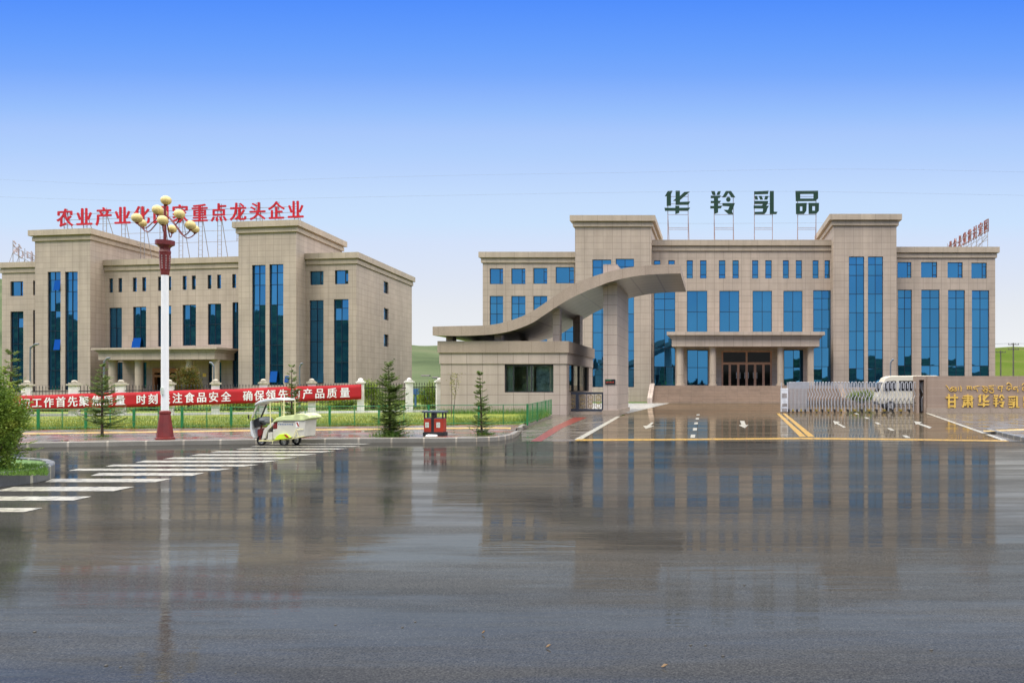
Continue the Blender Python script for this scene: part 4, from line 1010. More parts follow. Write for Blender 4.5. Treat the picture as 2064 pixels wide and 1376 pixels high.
# ------------------------------------------------------------------ fences, banner
iron_px = [(-42,846),(54.5,844),(150,843.5),(244,842.5),(341,842),(434.5,840.5),(531,839),(628.5,837.5),(727,836.5),(825,835),(886,834)]
IP = [G(x, y) for x, y in iron_px]
fen = thing('iron_fence', tuple(IP[5]), 'black iron railing fence with white plastered pillars behind the red banner', 'fence')
for i, p in enumerate(IP):
    u = (IP[min(i+1, len(IP)-1)]-IP[max(i-1, 0)]).normalized(); F = Frame(p, u, Vector((-u.y, u.x, 0)))
    top_z = HCAM+(PY0-ln_y(iron_px[i][0], 54, 773, 825, 767))*p.y/FPX
    b = MB(); b.fbox(F, -.2, .2, -.2, .2, 0, top_z-.12)
    b.build('pillar', M['white_pillar'], fen)
    b = MB(); b.fbox(F, -.28, .28, -.28, .28, top_z-.12, top_z-.03); b.fbox(F, -.2, .2, -.2, .2, top_z-.03, top_z+.03); b.ball(p+Vector((0, 0, top_z+.08)), .15, .15, .1, 10, 6)
    b.build('pillar_cap', M['white_pillar'] if i >= 8 else M['cap_stone'], fen)
    if i < len(IP)-1:
        q = IP[i+1]; Ln = (q-p).length; Fq = Frame(p, q-p, Vector((-u.y, u.x, 0))); b = MB()
        n = int((Ln-.4)/.15); zt_ = top_z-.26
        for k in range(n):
            uu = .2+(Ln-.4)*(k+.5)/n
            b.fbox(Fq, uu-.011, uu+.011, -.011, .011, .38, zt_+.0)
            c = Fq.P(uu, 0, zt_); s_ = .03
            b.lathe(c, [(.012, 0), (.03, .05), (.004, .17)], 4)
        for z in (.42, zt_-.16): b.fbox(Fq, .2, Ln-.2, -.02, .02, z-.025, z+.025)
        b.build('railing_panel', M['iron'], fen)
        b = MB(); b.fbox(Fq, .2, Ln-.2, -.1, .1, 0, .27); b.build('plinth', M['white_pillar'], fen)
# banner
def bpt(s, t):   # s 0..1 along, t 0..1 up
    s = max(0, s); x = 26+(728.5-26)*s
    yt = 797-(797-774)*s**1.12+.5*math.sin(s*7*math.pi); yb = 827.5-(827.5-804.5)*s**1.05
    k = 0
    for i in range(len(iron_px)-1):
        if iron_px[i][0] <= x <= iron_px[i+1][0]: k = i
    f = (x-iron_px[k][0])/(iron_px[k+1][0]-iron_px[k][0]); Y = IP[k].y+(IP[k+1].y-IP[k].y)*f-.36+.012*math.sin(s*60+t*1.5)*(.5+t*.5)+.012*math.sin(s*23+t*2)
    return A(x, yb+(yt-yb)*t, Y)
ban = MB(); n = 140
for i in range(n):
    for j in range(4):
        ban.face(bpt(i/n, j/4), bpt((i+1)/n, j/4), bpt((i+1)/n, (j+1)/4), bpt(i/n, (j+1)/4))
bo = thing('banner', tuple(IP[4]), 'long red cloth banner with white characters tied along the iron fence', 'banner')
cb = ban.build('cloth', M['banner'], bo, smooth=True, merge=True)
sd = cb.modifiers.new('thickness', 'SOLIDIFY'); sd.thickness = .006
btxt = [('一',30),('切',51),('工',75),('作',99),('首',123),('先',147),('聚',170),('焦',195),('质',219),('量',243),('时',285),('刻',309),('关',334),('注',358),('食',382.5),('品',407),('安',431),('全',456),
        ('确',500),('保',523),('领',546),('先',571),('的',595.5),('产',620.5),('品',645),('质',669.5),('量',695.5)]
for ch, x in btxt:
    s0 = (x-10.3-26)/(728.5-26); s1 = (x+10.3-26)/(728.5-26); b = MB()
    put_char(b, ch, lambda s, t, w: bpt(s0+(s1-s0)*s, .14+.72*t)+Vector((0, -.03+.015*w, 0)), .017)
    b.build('character', M['banner_text'], bo, fix=False)
# green mesh fence
gf = thing('mesh_fence', tuple(fence_ln[4]), 'low green wire mesh fence along the grass verge', 'fence')
thick = [(-20,868),(77,866),(173,864.8),(270,863.5),(367,862.3),(466,861),(565,859.8),(664.5,858.5),(764,857.3),(864,856.5),(965,855.8),(1063,854.5)]
side = [(1083,847),(1100,839),(1111,834.5)]
gpts = [G(x, y, .15) for x, y in thick]+[G(x, y, .15) for x, y in side]
ztop = [(HCAM-.15)*0+HCAM+(PY0-ln_y(x, 77, 824.5, 1063, 815))*p.y/FPX for (x, y), p in zip(thick, gpts)]
ztop = [min(1.1, max(.8, z)) for z in ztop]; ztop += [ztop[-1]]*3
for i, p in enumerate(gpts):
    b = MB(); r = .035 if i < len(thick) else .025
    b.box(p.x-r, p.x+r, p.y-r, p.y+r, .1, ztop[i]+.03); b.build('post', M['green_paint'], gf)
    if i < len(gpts)-1:
        q = gpts[i+1]; Ln = (q-p).length; F = Frame(Vector((p.x, p.y, 0)), q-p, (0, 1, 0)); b = MB(); zt_ = (ztop[i]+ztop[i+1])/2
        for z in (.22, zt_): b.tube([F.P(.03, 0, z), F.P(Ln-.03, 0, z)], .016, 5)
        b.tube([F.P(Ln/2, 0, .15), F.P(Ln/2, 0, zt_)], .018, 5)
        k = .08
        while k < Ln-.05: b.tube([F.P(k, 0, .22), F.P(k, 0, zt_)], .0026, 3, False); k += .09
        z = .3
        while z < zt_-.05: b.tube([F.P(.03, 0, z), F.P(Ln-.03, 0, z)], .0026, 3, False); z += .16
        b.build('mesh_panel', M['green_paint'], gf)

# ------------------------------------------------------------------ street lamp
YLm = 25.2
lp = A(332.5, 885, YLm); lp.z = .146
lamp = thing('street_lamp', tuple(lp), 'tall white street lamp with dark red base and a cluster of cream globes', 'street lamp')
lz = lambda y: HCAM-(y-PY0)*YLm/FPX
c = Vector((lp.x, lp.y, 0)); q8 = math.pi/8
MB().lathe(c, [(.27,.146),(.27,.20),(.235,.22),(.235,.25),(.15,lz(835)),(.165,lz(833)),(.165,lz(829)),(.11,lz(827))], 8, q8).build('base', M['red_paint'], lamp)
MB().lathe(c, [(.105,lz(829)),(.10,lz(553))], 24).build('pole', M['white_paint'], lamp, smooth=True)
b = MB().lathe(c, [(.11,lz(554.5)),(.12,lz(550)),(.12,lz(547)),(.13,lz(545)),(.155,lz(512)),(.165,lz(508)),(.14,lz(503)),(.15,lz(499)),(.24,lz(494)),(.265,lz(494)),(.265,lz(485)),(.05,lz(484.5))], 8, q8)
b.build('capital', M['red_paint'], lamp)
b = MB()
for k in range(8):
    a = q8*2*k; ca, sa = math.cos(a), math.sin(a)
    for j in range(6):
        z = lz(543)+(lz(514)-lz(543))*(j+.5)/6; rr = .125+.022*(j+.5)/6
        b.tube([c+Vector((ca*rr, sa*rr, z-.025)), c+Vector((ca*rr, sa*rr, z+.025))], .016, 5)
b.build('relief', M['steel_red'], lamp)
MB().lathe(c, [(.045,lz(485)),(.035,lz(412))], 10).build('mast', M['red_paint'], lamp, smooth=True)
globes = [(334.7,404,9.8,0),(317.5,423,10,-.55),(327.5,429,8.4,.55),(276,439.5,10,-.35),(286.5,450,8.4,.45),(328,444,10,-.75),(361.6,431.5,10,-.45),(346.7,461.5,8.6,.6),(384,454,10,-.3),(393,462,8.2,.4)]
for i, (x, y, r, dy) in enumerate(globes):
    Y = YLm+dy; g = A(x, y, Y); rr = r*Y/FPX
    if i:
        hub = Vector((lp.x, lp.y, lz(436) if y < 440 else lz(440))); dx = g-hub; dx.z = 0
        low = min(g.z, hub.z)-.28
        P = [(0, hub.z-.1), (.1, hub.z+.0), (.22, hub.z-.02), (.45, (hub.z+low)/2-.02), (.68, low), (.85, low+.02), (.98, low+.12), (1.0, g.z-rr)]
        pts = [hub+dx*s+Vector((0, 0, z-hub.z)) for s, z in smooth_curve(P, 4)]
        b = MB().tube(pts, .017, 6); am = b.build('arm', M['red_paint'], lamp, smooth=True)
    b = MB(); b.ball(g, rr, rr, rr*.95, 18, 12); gl = b.build('globe', M['globe'], lamp, smooth=True)
    b = MB().lathe(g+Vector((0, 0, -rr*1.12)), [(.03, 0), (.055, .03), (.06, .06)], 10); b.build('globe_holder', M['red_paint'], gl)
b = MB(); b.box(lp.x-.035, lp.x+.02, lp.y-.16, lp.y-.098, lz(795), lz(781)); b.build('junction_box', M['sticker'], lamp)
# small bent yard lamps
def yard_lamp(x, ytop, Y, lean, label, hgt=None):
    p = A(x, 777, Y); p.z = .1; zt_ = HCAM+(PY0-ytop)*Y/FPX
    t = thing('yard_lamp', tuple(p), label, 'lamp post', 'bent grey yard lamps')
    r = 1.3*Y/FPX*1.15; w = 11*lean*Y/FPX
    P = [(p.x, .0), (p.x, zt_-.55), (p.x+w*.12, zt_-.25), (p.x+w*.45, zt_-.06)]
    b = MB(); b.tube([(q[0], p.y, q[1]) for q in smooth_curve(P, 4)], r, 8); b.build('pole', M['galv'], t, smooth=True)
    b = MB(); b.tube([(p.x+w*.4, p.y, zt_-.09), (p.x+w*.7, p.y, zt_-.0), (p.x+w*1.1, p.y, zt_+.03)], [r, r*1.7, r*1.2], 8); b.build('lamp_head', M['galv'], t, smooth=True)
yard_lamp(61, 694, 56, 1.4, 'tall bent grey yard lamp at the far left behind the fence')
yard_lamp(209.5, 722, 60, 1.0, 'bent grey yard lamp rising above the small spruce by the entrance porch')
yard_lamp(431, 731, 62, -.7, 'bent grey yard lamp turned left in front of the porch column')
yard_lamp(604, 733, 64, .5, 'bent grey yard lamp by the right tower of the left building')
yard_lamp(1795, 725, 74, .5, 'dark thin yard lamp in front of the right building above the gate')

# ------------------------------------------------------------------ tricycle
YT = 24.7
tx0 = (512.0+0-PX0)*YT/FPX
def tp(x, y, dy=0):
    px = x/10.58+490; py = y/10.58+780
    return Vector(((px-PX0)*YT/FPX, YT+dy, max(0, HCAM-(py-PY0)*YT/FPX-.0)))
tri = thing('cargo_tricycle', tuple(G(575, 897)), 'cream electric cargo tricycle with lime fender and roof parked at the kerb', 'tricycle')
def slab(pts, w0, w1, name, mat, par=tri, bev=.015):
    b = MB(); b.prism(pts, lambda x, y: tp(x, y, w0), lambda x, y: tp(x, y, w1)); return b.build(name, M[mat], par, bevel=bev)
def wheel(x, dy, r, wd):
    cc = tp(x, 1240, dy); cc.z = r
    b = MB()
    prof = [(r*.62,-wd/2),(r*.92,-wd/2),(r,-wd*.3),(r,wd*.3),(r*.92,wd/2),(r*.62,wd/2)]
    n = 24; i0 = 0
    for rr, yy in prof:
        for j in range(n): b.v.append(cc+Vector((rr*math.cos(2*math.pi*j/n), yy, rr*math.sin(2*math.pi*j/n))))
    for k in range(len(prof)):
        k2 = (k+1) % len(prof)
        for j in range(n): b.f.append((k*n+j, k*n+(j+1) % n, k2*n+(j+1) % n, k2*n+j))
    w_ = b.build('wheel', M['rubber'], tri)
    b = MB()
    b.tube([cc+Vector((0, -wd*.3, 0)), cc+Vector((0, wd*.3, 0))], r*.2, 12)
    for j in range(5):
        a = j*2*math.pi/5+.3; b.tube([cc, cc+Vector((math.cos(a)*r*.6, 0, math.sin(a)*r*.6))], r*.09, 5)
    b.tube([cc+Vector((math.cos(a*math.pi/12)*r*.6, 0, math.sin(a*math.pi/12)*r*.6)) for a in range(25)], r*.08, 6, False)
    b.build('rim', M['rim'], w_)
wheel(385, .02, .145, .06); wheel(985, -.30, .135, .08); wheel(1000, .40, .135, .08)
W0, W1 = -.34, .36
slab([(860,705),(1450,690),(1420,1040),(1160,1058),(900,1085),(770,1095),(762,885),(850,880)], W0, W1, 'cargo_box', 'cream_metal')
slab([(770,735),(850,645),(980,600),(1200,584),(1260,562),(1420,556),(1530,600),(1550,650),(1440,698),(1000,700),(860,715),(800,735)], W0-.04, W1+.04, 'tarp_cover', 'tarp', bev=.05)
slab([(520,1085),(560,905),(700,765),(790,712),(770,790),(650,905),(590,1085)], W0+.02, W1-.02, 'seat_shield', 'cream_metal')
slab([(640,950),(745,945),(745,1110),(640,1110)], W0+.04, W1-.04, 'battery_box', 'cream_metal')
slab([(225,745),(250,690),(268,900),(330,1070),(300,1080),(250,1020),(225,880)], -.2, .24, 'front_fairing', 'tri_white')
slab([(265,650),(285,655),(400,385),(380,375)], W0+.1, W0+.14, 'screen_pillar', 'cream_metal', bev=0); slab([(265,650),(285,655),(400,385),(380,375)], W1-.1, W1-.06, 'screen_pillar', 'black', bev=0)
b = MB(); b.face(tp(275,650,W0+.14), tp(275,650,W1-.1), tp(390,382,W1-.1), tp(390,382,W0+.14)); b.build('windscreen', M['glass_screen'], tri, fix=False)
slab([(362,388),(400,330),(460,288),(600,248),(830,226),(990,258),(992,285),(960,282),(700,290),(500,325),(400,370)], W0, W1, 'roof', 'tri_white', bev=.02)
for x0_, y0_, x1_, y1_ in ((693,300,705,850),(985,275,985,600)):
    for dy in (W0+.03, W1-.03): b = MB().tube([tp(x0_, y0_, dy), tp(x1_, y1_, dy)], .018, 6); b.build('roof_post', M['post_cream'], tri)
b = MB(); b.ball(tp(490, 700, .0), .19, .22, .11, 14, 8); b.ball(tp(560,730,-.1), .1, .12, .07, 10, 6); b.build('saddle_cover', M['grey_cloth'], tri, smooth=True)
slab([(270,690),(380,640),(430,800),(300,860)], -.14, .18, 'dashboard', 'black')
b = MB(); b.tube([tp(310,700,-.3), tp(350,690,0), tp(330,700,.3)], .014, 6); b.build('handlebar', M['black'], tri)
b = MB(); b.tube([tp(400,800,0), tp(370,960,0), tp(380,1140,-.05)], .025, 6); b.build('fork', M['red_paint'], tri)
slab([(330,900),(420,870),(430,1000),(400,1040),(340,1050)], -.08, .1, 'front_mudguard', 'red_paint')
b = MB(); b.tube([tp(460,1128,W0+.04), tp(760,1128,W0+.04), tp(1150,1085,W0+.0), tp(1420,1030,W0)], .016, 6); b.tube([tp(460,1128,W1-.04), tp(760,1128,W1-.04), tp(1150,1085,W1), tp(1420,1030,W1)], .016, 6)
b.tube([tp(460,1128,W0+.04), tp(460,1128,W1-.04)], .016, 6); b.tube([tp(755,1128,W0+.02), tp(755,1190,W0)], .012, 5); b.build('chassis', M['post_cream'], tri)
slab([(850,1098),(880,1035),(950,985),(1060,975),(1160,1052),(1135,1072),(900,1100),(760,1118)], W0-.12, W0+.02, 'fender', 'lime')
slab([(850,1098),(880,1035),(950,985),(1060,975),(1160,1052),(1135,1072),(900,1100)], W1-.02, W1+.12, 'fender', 'lime')
slab([(1040,985),(1085,985),(1150,1040),(1105,1058)], W0-.135, W0-.121, 'tail_light', 'bin_red', bev=0)
b = MB(); b.tube([tp(1210,1055,W0-.04), tp(1272,885,W0-.04), tp(1312,1040,W0-.04)], .014, 6); b.tube([tp(1272,890,W0-.04), tp(1420,880,W0-.03)], .01, 6); b.build('guard_rail', M['post_cream'], tri)
slab([(1248,728),(1322,728),(1315,842),(1250,842)], W0-.012, W0-.001, 'warning_plate', 'white_paint', bev=0)
slab([(1262,740),(1285,735),(1318,800),(1316,830),(1290,815)], W0-.018, W0-.013, 'warning_stripe', 'bin_red', bev=0)
b = MB(); rr_ = random.Random(5)
for k in range(11):
    x = 985+k*22; b.prism([(x,730),(x+13,728),(x+12,746+rr_.uniform(-2,3)),(x+2,746)], lambda x, y: tp(x, y, W0-.006), lambda x, y: tp(x, y, W0-.001))
b.build('lettering', M['black'], tri)
b = MB()
for k in range(9):
    x = 880+k*36; b.prism([(x,770),(x+22,768),(x+20,792+rr_.uniform(-6,8)),(x+3,795)], lambda x, y: tp(x, y, W0-.006), lambda x, y: tp(x, y, W0-.001))
b.build('lettering', M['blue_panel'], tri)
slab([(225,580),(248,585),(250,670),(232,672)], W0+.02, W0+.06, 'mirror', 'black', bev=0)
slab([(765,800),(850,720),(850,870),(770,872)], W0-.003, W0+.1, 'seat', 'red_paint')

# ------------------------------------------------------------------ litter bin
YB = 27.1
bp = A(878, 877, YB); bp.z = .146
bn = thing('litter_bin', tuple(bp), 'double litter bin with two red compartments under a grey roof on the sidewalk', 'litter bin')
bx = lambda x: (x/8.6+840-PX0)*YB/FPX
bz = lambda y: HCAM-(y/8.6+740-PY0)*YB/FPX
D0, D1 = YB-.16, YB+.16
b = MB(); b.box(bx(140), bx(505), D0-.03, D1+.03, .146, bz(1118)); b.build('base', M['black'], bn, bevel=.01)
for xa, xb in ((150, 277), (325, 488)):
    b = MB(); b.box(bx(xa), bx(xb), D0, D1, bz(1118)+.001, bz(885)); cpt = b.build('compartment', M['bin_red'], bn, bevel=.012)
    m = (xa+xb)/2-5; b = MB(); b.box(bx(m-32), bx(m+32), D0-.006, D0-.001, bz(1040), bz(950)); st_ = b.build('sticker', M['sticker'], cpt)
    b = MB(); b.tube([(bx(m)+.03*math.cos(q*.5), D0-.008, bz(995)+.035*math.sin(q*.5)) for q in range(11)], .006, 4); b.build('emblem', M['cap_stone'], cpt)
    b = MB(); b.box(bx(xa)+.01, bx(xb)-.01, D0+.01, D1-.01, bz(885)+.001, bz(872)); b.build('rim', M['bin_roof'], cpt)
b = MB(); b.box(bx(278), bx(324), D0+.01, D1-.01, bz(1118)+.001, bz(790)); b.build('divider', M['black'], bn)
for xa, xb in ((155, 172), (468, 488)):
    b = MB(); b.box(bx(xa), bx(xb), D0-.012, D0+.03, bz(884), bz(785)); b.box(bx(xa), bx(xb), D1-.03, D1+.012, bz(884), bz(785)); b.build('post', M['black'], bn)
b = MB(); b.box(bx(125), bx(508), D0-.05, D1+.05, bz(786), bz(752)); b.build('roof', M['bin_roof'], bn, bevel=.012)
for xa, xb in ((85, 124), (509, 520)):
    pass
b = MB(); b.ball((bx(305), YB-.1, bz(845)), .04, .04, .05, 10, 6); tag(b.build('plastic_bottle', M['white_paint'], smooth=True), 'small white bottle left on top of the litter bin', 'bottle')
b = MB(); pbx = [(bx(228), 0), (bx(418), 0)]
b.hexa([(bx(228),D0-.30,.147),(bx(418),D0-.28,.147),(bx(415),D0-.08,.147),(bx(235),D0-.08,.147),(bx(240),D0-.27,.205),(bx(405),D0-.26,.20),(bx(405),D0-.1,.20),(bx(245),D0-.1,.21)])
tag(b.build('foam_box', M['white_paint'], bevel=.015), 'white foam box lying at the foot of the litter bin', 'box')

# ------------------------------------------------------------------ vans
def van(px, Y, label, mat='van'):
    x = (px-PX0)*Y/FPX
    t = thing('minivan', (x+2.2, Y, 0), label, 'van')
    prof = [(0,.45),(0,1.0),(.10,1.32),(.40,2.08),(.58,2.38),(.95,2.52),(4.3,2.54),(4.7,2.45),(4.8,1.5),(4.8,.45)]
    b = MB(); b.prism(prof, lambda s, z: (x+s, Y, z), lambda s, z: (x+s, Y+1.75, z)); b.build('body', M[mat], t, bevel=.07)
    for q in ([(.38,1.42),(.62,2.12),(1.35,2.16),(1.35,1.42)],[(1.55,1.42),(1.55,2.16),(4.5,2.16),(4.5,1.42)]):
        for ya, yb in ((Y-.012, Y+.01), (Y+1.74, Y+1.762)):
            b = MB(); b.prism(q, lambda s, z: (x+s, ya, z), lambda s, z: (x+s, yb, z)); b.build('window', M['van_glass'], t)
    b = MB(); b.face((x+.09,Y+.12,1.36),(x+.09,Y+1.63,1.36),(x+.375,Y+1.6,2.06),(x+.375,Y+.15,2.06)); b.face((x+.075,Y+.12,1.36),(x+.075,Y+1.63,1.36),(x+.36,Y+1.6,2.06),(x+.36,Y+.15,2.06)); b.build('windscreen', M['van_glass'], t, fix=False)
    for s in (.95, 3.9):
        for dy in (.08, 1.6):
            cc = Vector((x+s, Y+dy, .34)); b = MB(); b.tube([cc+Vector((0,-.1,0)), cc+Vector((0,.1,0))], .34, 20); w_ = b.build('wheel', M['rubber'], t)
            b = MB(); b.tube([cc+Vector((0,-.11,0)), cc+Vector((0,.11,0))], .19, 14); b.build('rim', M['rim'], w_)
    for dy in (.25, 1.5): b = MB(); b.ball((x+.03, Y+dy, .95), .05, .14, .1, 10, 6); b.build('headlight', M['sticker'], t)
    b = MB(); b.box(x-.06, x+.2, Y+.02, Y+1.73, .42, .62); b.build('bumper', M['black'], t)
    b = MB(); b.box(x+.5, x+.66, Y-.2, Y-.05, 1.45, 1.7); b.build('mirror', M['black'], t)
van(1769, 60, 'cream minivan with dark windows parked behind the retractable gate')
van(2042, 62, 'second cream minivan, only its roof showing above the sign wall')

# ------------------------------------------------------------------ poles and wires
def pole(px, ytop, Y, label, arms):
    p = A(px, 777, Y); zt_ = HCAM+(PY0-ytop)*Y/FPX
    t = thing('utility_pole', (p.x, Y, 0), label, 'utility pole', 'poles behind the right building')
    MB().tube([(p.x, Y, 0), (p.x, Y, zt_)], [.17, .11], 8).build('pole', M['pole_wood'], t)
    b = MB()
    for k in arms: b.box(p.x-1.0, p.x+1.0, Y-.15, Y-.05, zt_-k-.06, zt_-k+.06)
    b.build('crossarm', M['pole_wood'], t)
    b = MB()
    for k in arms:
        for s in (-.9, -.3, .3, .9): b.lathe((p.x+s, Y-.1, zt_-k+.06), [(.05, 0), (.06, .1), (.03, .22)], 6)
    b.build('insulator', M['pole_wood'], t)
    return p, zt_
pole(2042.5, 691, 150, 'taller utility pole with two crossarms on the green hillside', (.3, 1.2)); pole(2017, 706, 165, 'shorter utility pole beside the right building corner', (.4,))
def wire(px, Y, r, label, mat='wire', grp='power lines across the sky'):
    P = smooth_curve([(A(x, y, Y).x, A(x, y, Y).z) for x, y in px], 10)
    b = MB().tube([(x, Y, z) for x, z in P], r, 4); tag(b.build('power_line', M[mat], fix=False), label, 'wire', grp)
wire([(-200,390),(0,397),(150,402),(330,405),(600,400),(900,394),(1250,388),(1600,386),(2064,394),(2250,398)], 74, .007, 'thin grey power line crossing low over both rooftops')
wire([(-200,357),(0,362),(200,371),(330,372),(600,362),(900,354),(1250,348),(1700,341),(2064,347),(2250,352)], 70, .006, 'thin grey power line running highest across the sky')
wire([(1300,449),(1330,450),(1450,450.5),(1700,449)], 97, .014, 'thin cable strung between the two towers of the right building', 'wire', 'power lines across the sky')
for y0, lb in ((692, 'power line above the hill, upper'), (702.5, 'power line above the hill, lower')):
    wire([(1990,y0+1.5),(2042,y0),(2110,y0+1)], 149.9, .03, 'thin dark wire on the taller utility pole, '+('upper crossarm' if y0 < 700 else 'lower crossarm'), 'wire_dark', 'wires between the utility poles')

# ------------------------------------------------------------------ vegetation
def quad_leaf(b, p, dirv, ln, wd, up):
    s = dirv.cross(up)
    if s.length < 1e-4: s = Vector((1, 0, 0))
    s.normalize(); s *= wd/2; d = dirv*ln
    i = len(b.v); b.v += [p, p+d*.45+s, p+d, p+d*.45-s]; b.f.append((i, i+1, i+2, i+3))
def spruce(base, h, r, seed, label, bare=.1, pw=.9, dens=1.0, spray=.6, mat='spruce', grp='young spruces planted along the sidewalk'):
    rn = random.Random(seed); base = Vector(base)
    t = thing('spruce_tree', tuple(base), label, 'tree', grp)
    lean = Vector((rn.uniform(-.04,.04)*h, 0, 0))
    MB().tube([base+Vector((0,0,-.02)), base+lean*.4+Vector((0, 0, h*.5)), base+lean+Vector((0,0,h*.98))], [.045*h/2.2, .028*h/2.2, .006], 7).build('trunk', M['bark'], t)
    b = MB(); nz = int(19*dens); off = [rn.uniform(.75, 1.2) for _ in range(8)]
    for k in range(nz):
        f = bare+(1-bare)*((k+rn.uniform(0,.6))/nz); z = h*f
        nb = rn.randint(5, 9) if f < .85 else rn.randint(3, 5)
        lump = rn.uniform(.55, 1.2)
        for j in range(nb):
            a = rn.uniform(0, 2*math.pi); Lb = (r*(1-f)**pw*lump*off[int(a/6.2832*8) % 8]*rn.uniform(.55, 1.25)+.06)
            dr = Vector((math.cos(a), math.sin(a), 0)); sl = rn.uniform(-.12, .35) + (1.0 if f > .93 else .3*f)
            n = max(3, int(Lb/.045)); side = dr.cross(Vector((0,0,1)))
            o_ = base+lean*f+Vector((0,0,z))
            pts = [o_+dr*(Lb*q/n)+Vector((0,0,Lb*(sl*q/n-.28*(q/n)*(1-q/n)))) for q in range(n+1)]
            for q in range(1, n+1):
                p = pts[q]; d0 = (pts[q]-pts[q-1]).normalized(); taper = 1.05-.45*q/n
                for m in range(3):
                    for sg_ in (-1, 1):
                        dv = (d0*rn.uniform(.4, 1)+side*sg_*rn.uniform(.25, 1.0)+Vector((0,0,rn.uniform(-.3,.4)))).normalized()
                        quad_leaf(b, p, dv, rn.uniform(.06, .12)*taper, rn.uniform(.014, .026), Vector((rn.uniform(-.6,.6), rn.uniform(-.6,.6), 1)))
                if q < n and rn.random() < spray:
                    for sg_ in (-1, 1):
                        ls_ = Lb*.4*(1-q/n)*rn.uniform(.4, 1.1)+.05; sd = (d0*.8+side*sg_+Vector((0,0,rn.uniform(-.2,.25)))).normalized()
                        for w_ in range(max(2, int(ls_/.05))):
                            pw_ = p+sd*(.05*w_)
                            for s2 in (-1, 1): quad_leaf(b, pw_, (sd+s2*.6*sd.cross(Vector((0,0,1)))+Vector((0,0,rn.uniform(-.3,.3)))).normalized(), rn.uniform(.05,.10), rn.uniform(.014,.024), Vector((rn.uniform(-.6,.6), rn.uniform(-.6,.6), 1)))
                quad_leaf(b, p, (d0+Vector((0,0,rn.uniform(0,.3)))).normalized(), .09*taper, .02, Vector((rn.uniform(-1,1), rn.uniform(-1,1), .5)))
    b.build('crown', M[mat], t, fix=False)
def bush(base, rx, ry, rz, n, ls, seed, mat, label, name='bush', grp=None, stem=True, clumps=40, cz=None):
    rn = random.Random(seed); base = Vector(base); cz = rz if cz is None else cz
    t = thing(name, tuple(base), label, 'bush' if name == 'bush' else 'tree', grp)
    b = MB(); cs_ = []
    for k in range(clumps):
        v = Vector((rn.gauss(0,1), rn.gauss(0,1), rn.gauss(0,1))).normalized()*rn.uniform(.45, .98)
        cs_.append(base+Vector((v.x*rx, v.y*ry, cz+v.z*rz)))
    for k in range(n):
        c_ = rn.choice(cs_); p = c_+Vector((rn.gauss(0,rx*.17), rn.gauss(0,ry*.17), rn.gauss(0,rz*.15)))
        if p.z < base.z+.01: p.z = base.z+rn.uniform(.01,.1)
        d = Vector((rn.uniform(-1,1), rn.uniform(-1,1), rn.uniform(-.4,1))).normalized()
        quad_leaf(b, p, d, ls*rn.uniform(.7,1.4), ls*rn.uniform(.4,.7), Vector((rn.uniform(-1,1), rn.uniform(-1,1), rn.uniform(-1,1))))
    b.build('foliage', M[mat], t, fix=False)
    s = MB()
    for k in range(14): 
        c_ = rn.choice(cs_); s.tube([base+Vector((rn.uniform(-.05,.05), rn.uniform(-.05,.05), 0)), base.lerp(c_, .5)+Vector((0,0,.1*rz)), c_], [.02*rx/.5, .013*rx/.5, .005], 5)
    s.build('stem', M['bark'], t)
    return t
def gz(x, y): 
    p = G(x, y, .146); return p
spruce(gz(206, 880), 2.3, .76, 11, 'young spruce with bare lower trunk between the banner and the left kerb', bare=.13, pw=.8, spray=.55)
spruce(gz(588, 878), 2.3, .46, 12, 'slim young spruce standing behind the cargo tricycle', bare=.1, pw=.8, spray=.5)
spruce(gz(786, 879), 2.36, .56, 13, 'dense bushy young spruce left of the litter bin', bare=.0, pw=.5, dens=1.6, spray=1.0)
spruce(gz(971, 876), 2.12, .46, 14, 'spindly young spruce right of the litter bin in front of the gatehouse', bare=.01, pw=1.15, dens=1.15, spray=.55)
ip = G(12, 948, .23)
spruce(G(-12, 944, .23)+Vector((0,.3,0)), 2.2, .40, 15, 'light green young spruce rising from the traffic island bush', bare=.1, pw=.8, spray=.5, mat='spruce_light', grp=None)
bush(G(-22, 952, .225), .52, .48, .88, 22000, .052, 21, 'bush', 'big leafy green bush on the traffic island at the left edge', clumps=60)
bush(G(14, 940, .225), .26, .26, .68, 3200, .045, 27, 'bush_red', 'russet tipped bush at the back of the traffic island', clumps=26)
def at(px, py, Y): p = A(px, py, Y); p.z = .15; return p
bush(at(380, 780, 60), 1.0, .9, 1.45, 8200, .11, 22, 'bush_red', 'round red and green shrub before the porch of the left building', clumps=60, cz=1.75)
bush(at(866, 800, 58), .75, .7, .95, 3200, .11, 23, 'bush', 'green shrub behind the fence beside the gatehouse', clumps=40)
bush(at(753, 800, 56), .9, .7, 1.0, 3200, .11, 24, 'bush', 'dark shrub behind the railing right of the banner', clumps=40)
bush(at(690, 800, 57), 1.5, .7, .55, 3200, .10, 25, 'bush', 'low dark shrub behind the railing under the banner end', clumps=40)
bush(at(300, 800, 54), 1.6, .6, .5, 3000, .10, 26, 'bush', 'low green shrub behind the railing under the middle of the banner', clumps=40)
bush(at(480, 800, 54), 1.6, .6, .5, 3000, .10, 28, 'bush', 'low green shrub behind the railing left of the tricycle', clumps=40)
bush(at(110, 800, 53), 1.6, .6, .5, 3000, .10, 29, 'bush', 'low green shrub behind the railing at the left end of the banner', clumps=40)
bush(at(1737, 812, 76), 1.3, .6, .6, 2600, .12, 30, 'bush', 'green shrub behind the retractable gate left of the minivan', clumps=36)
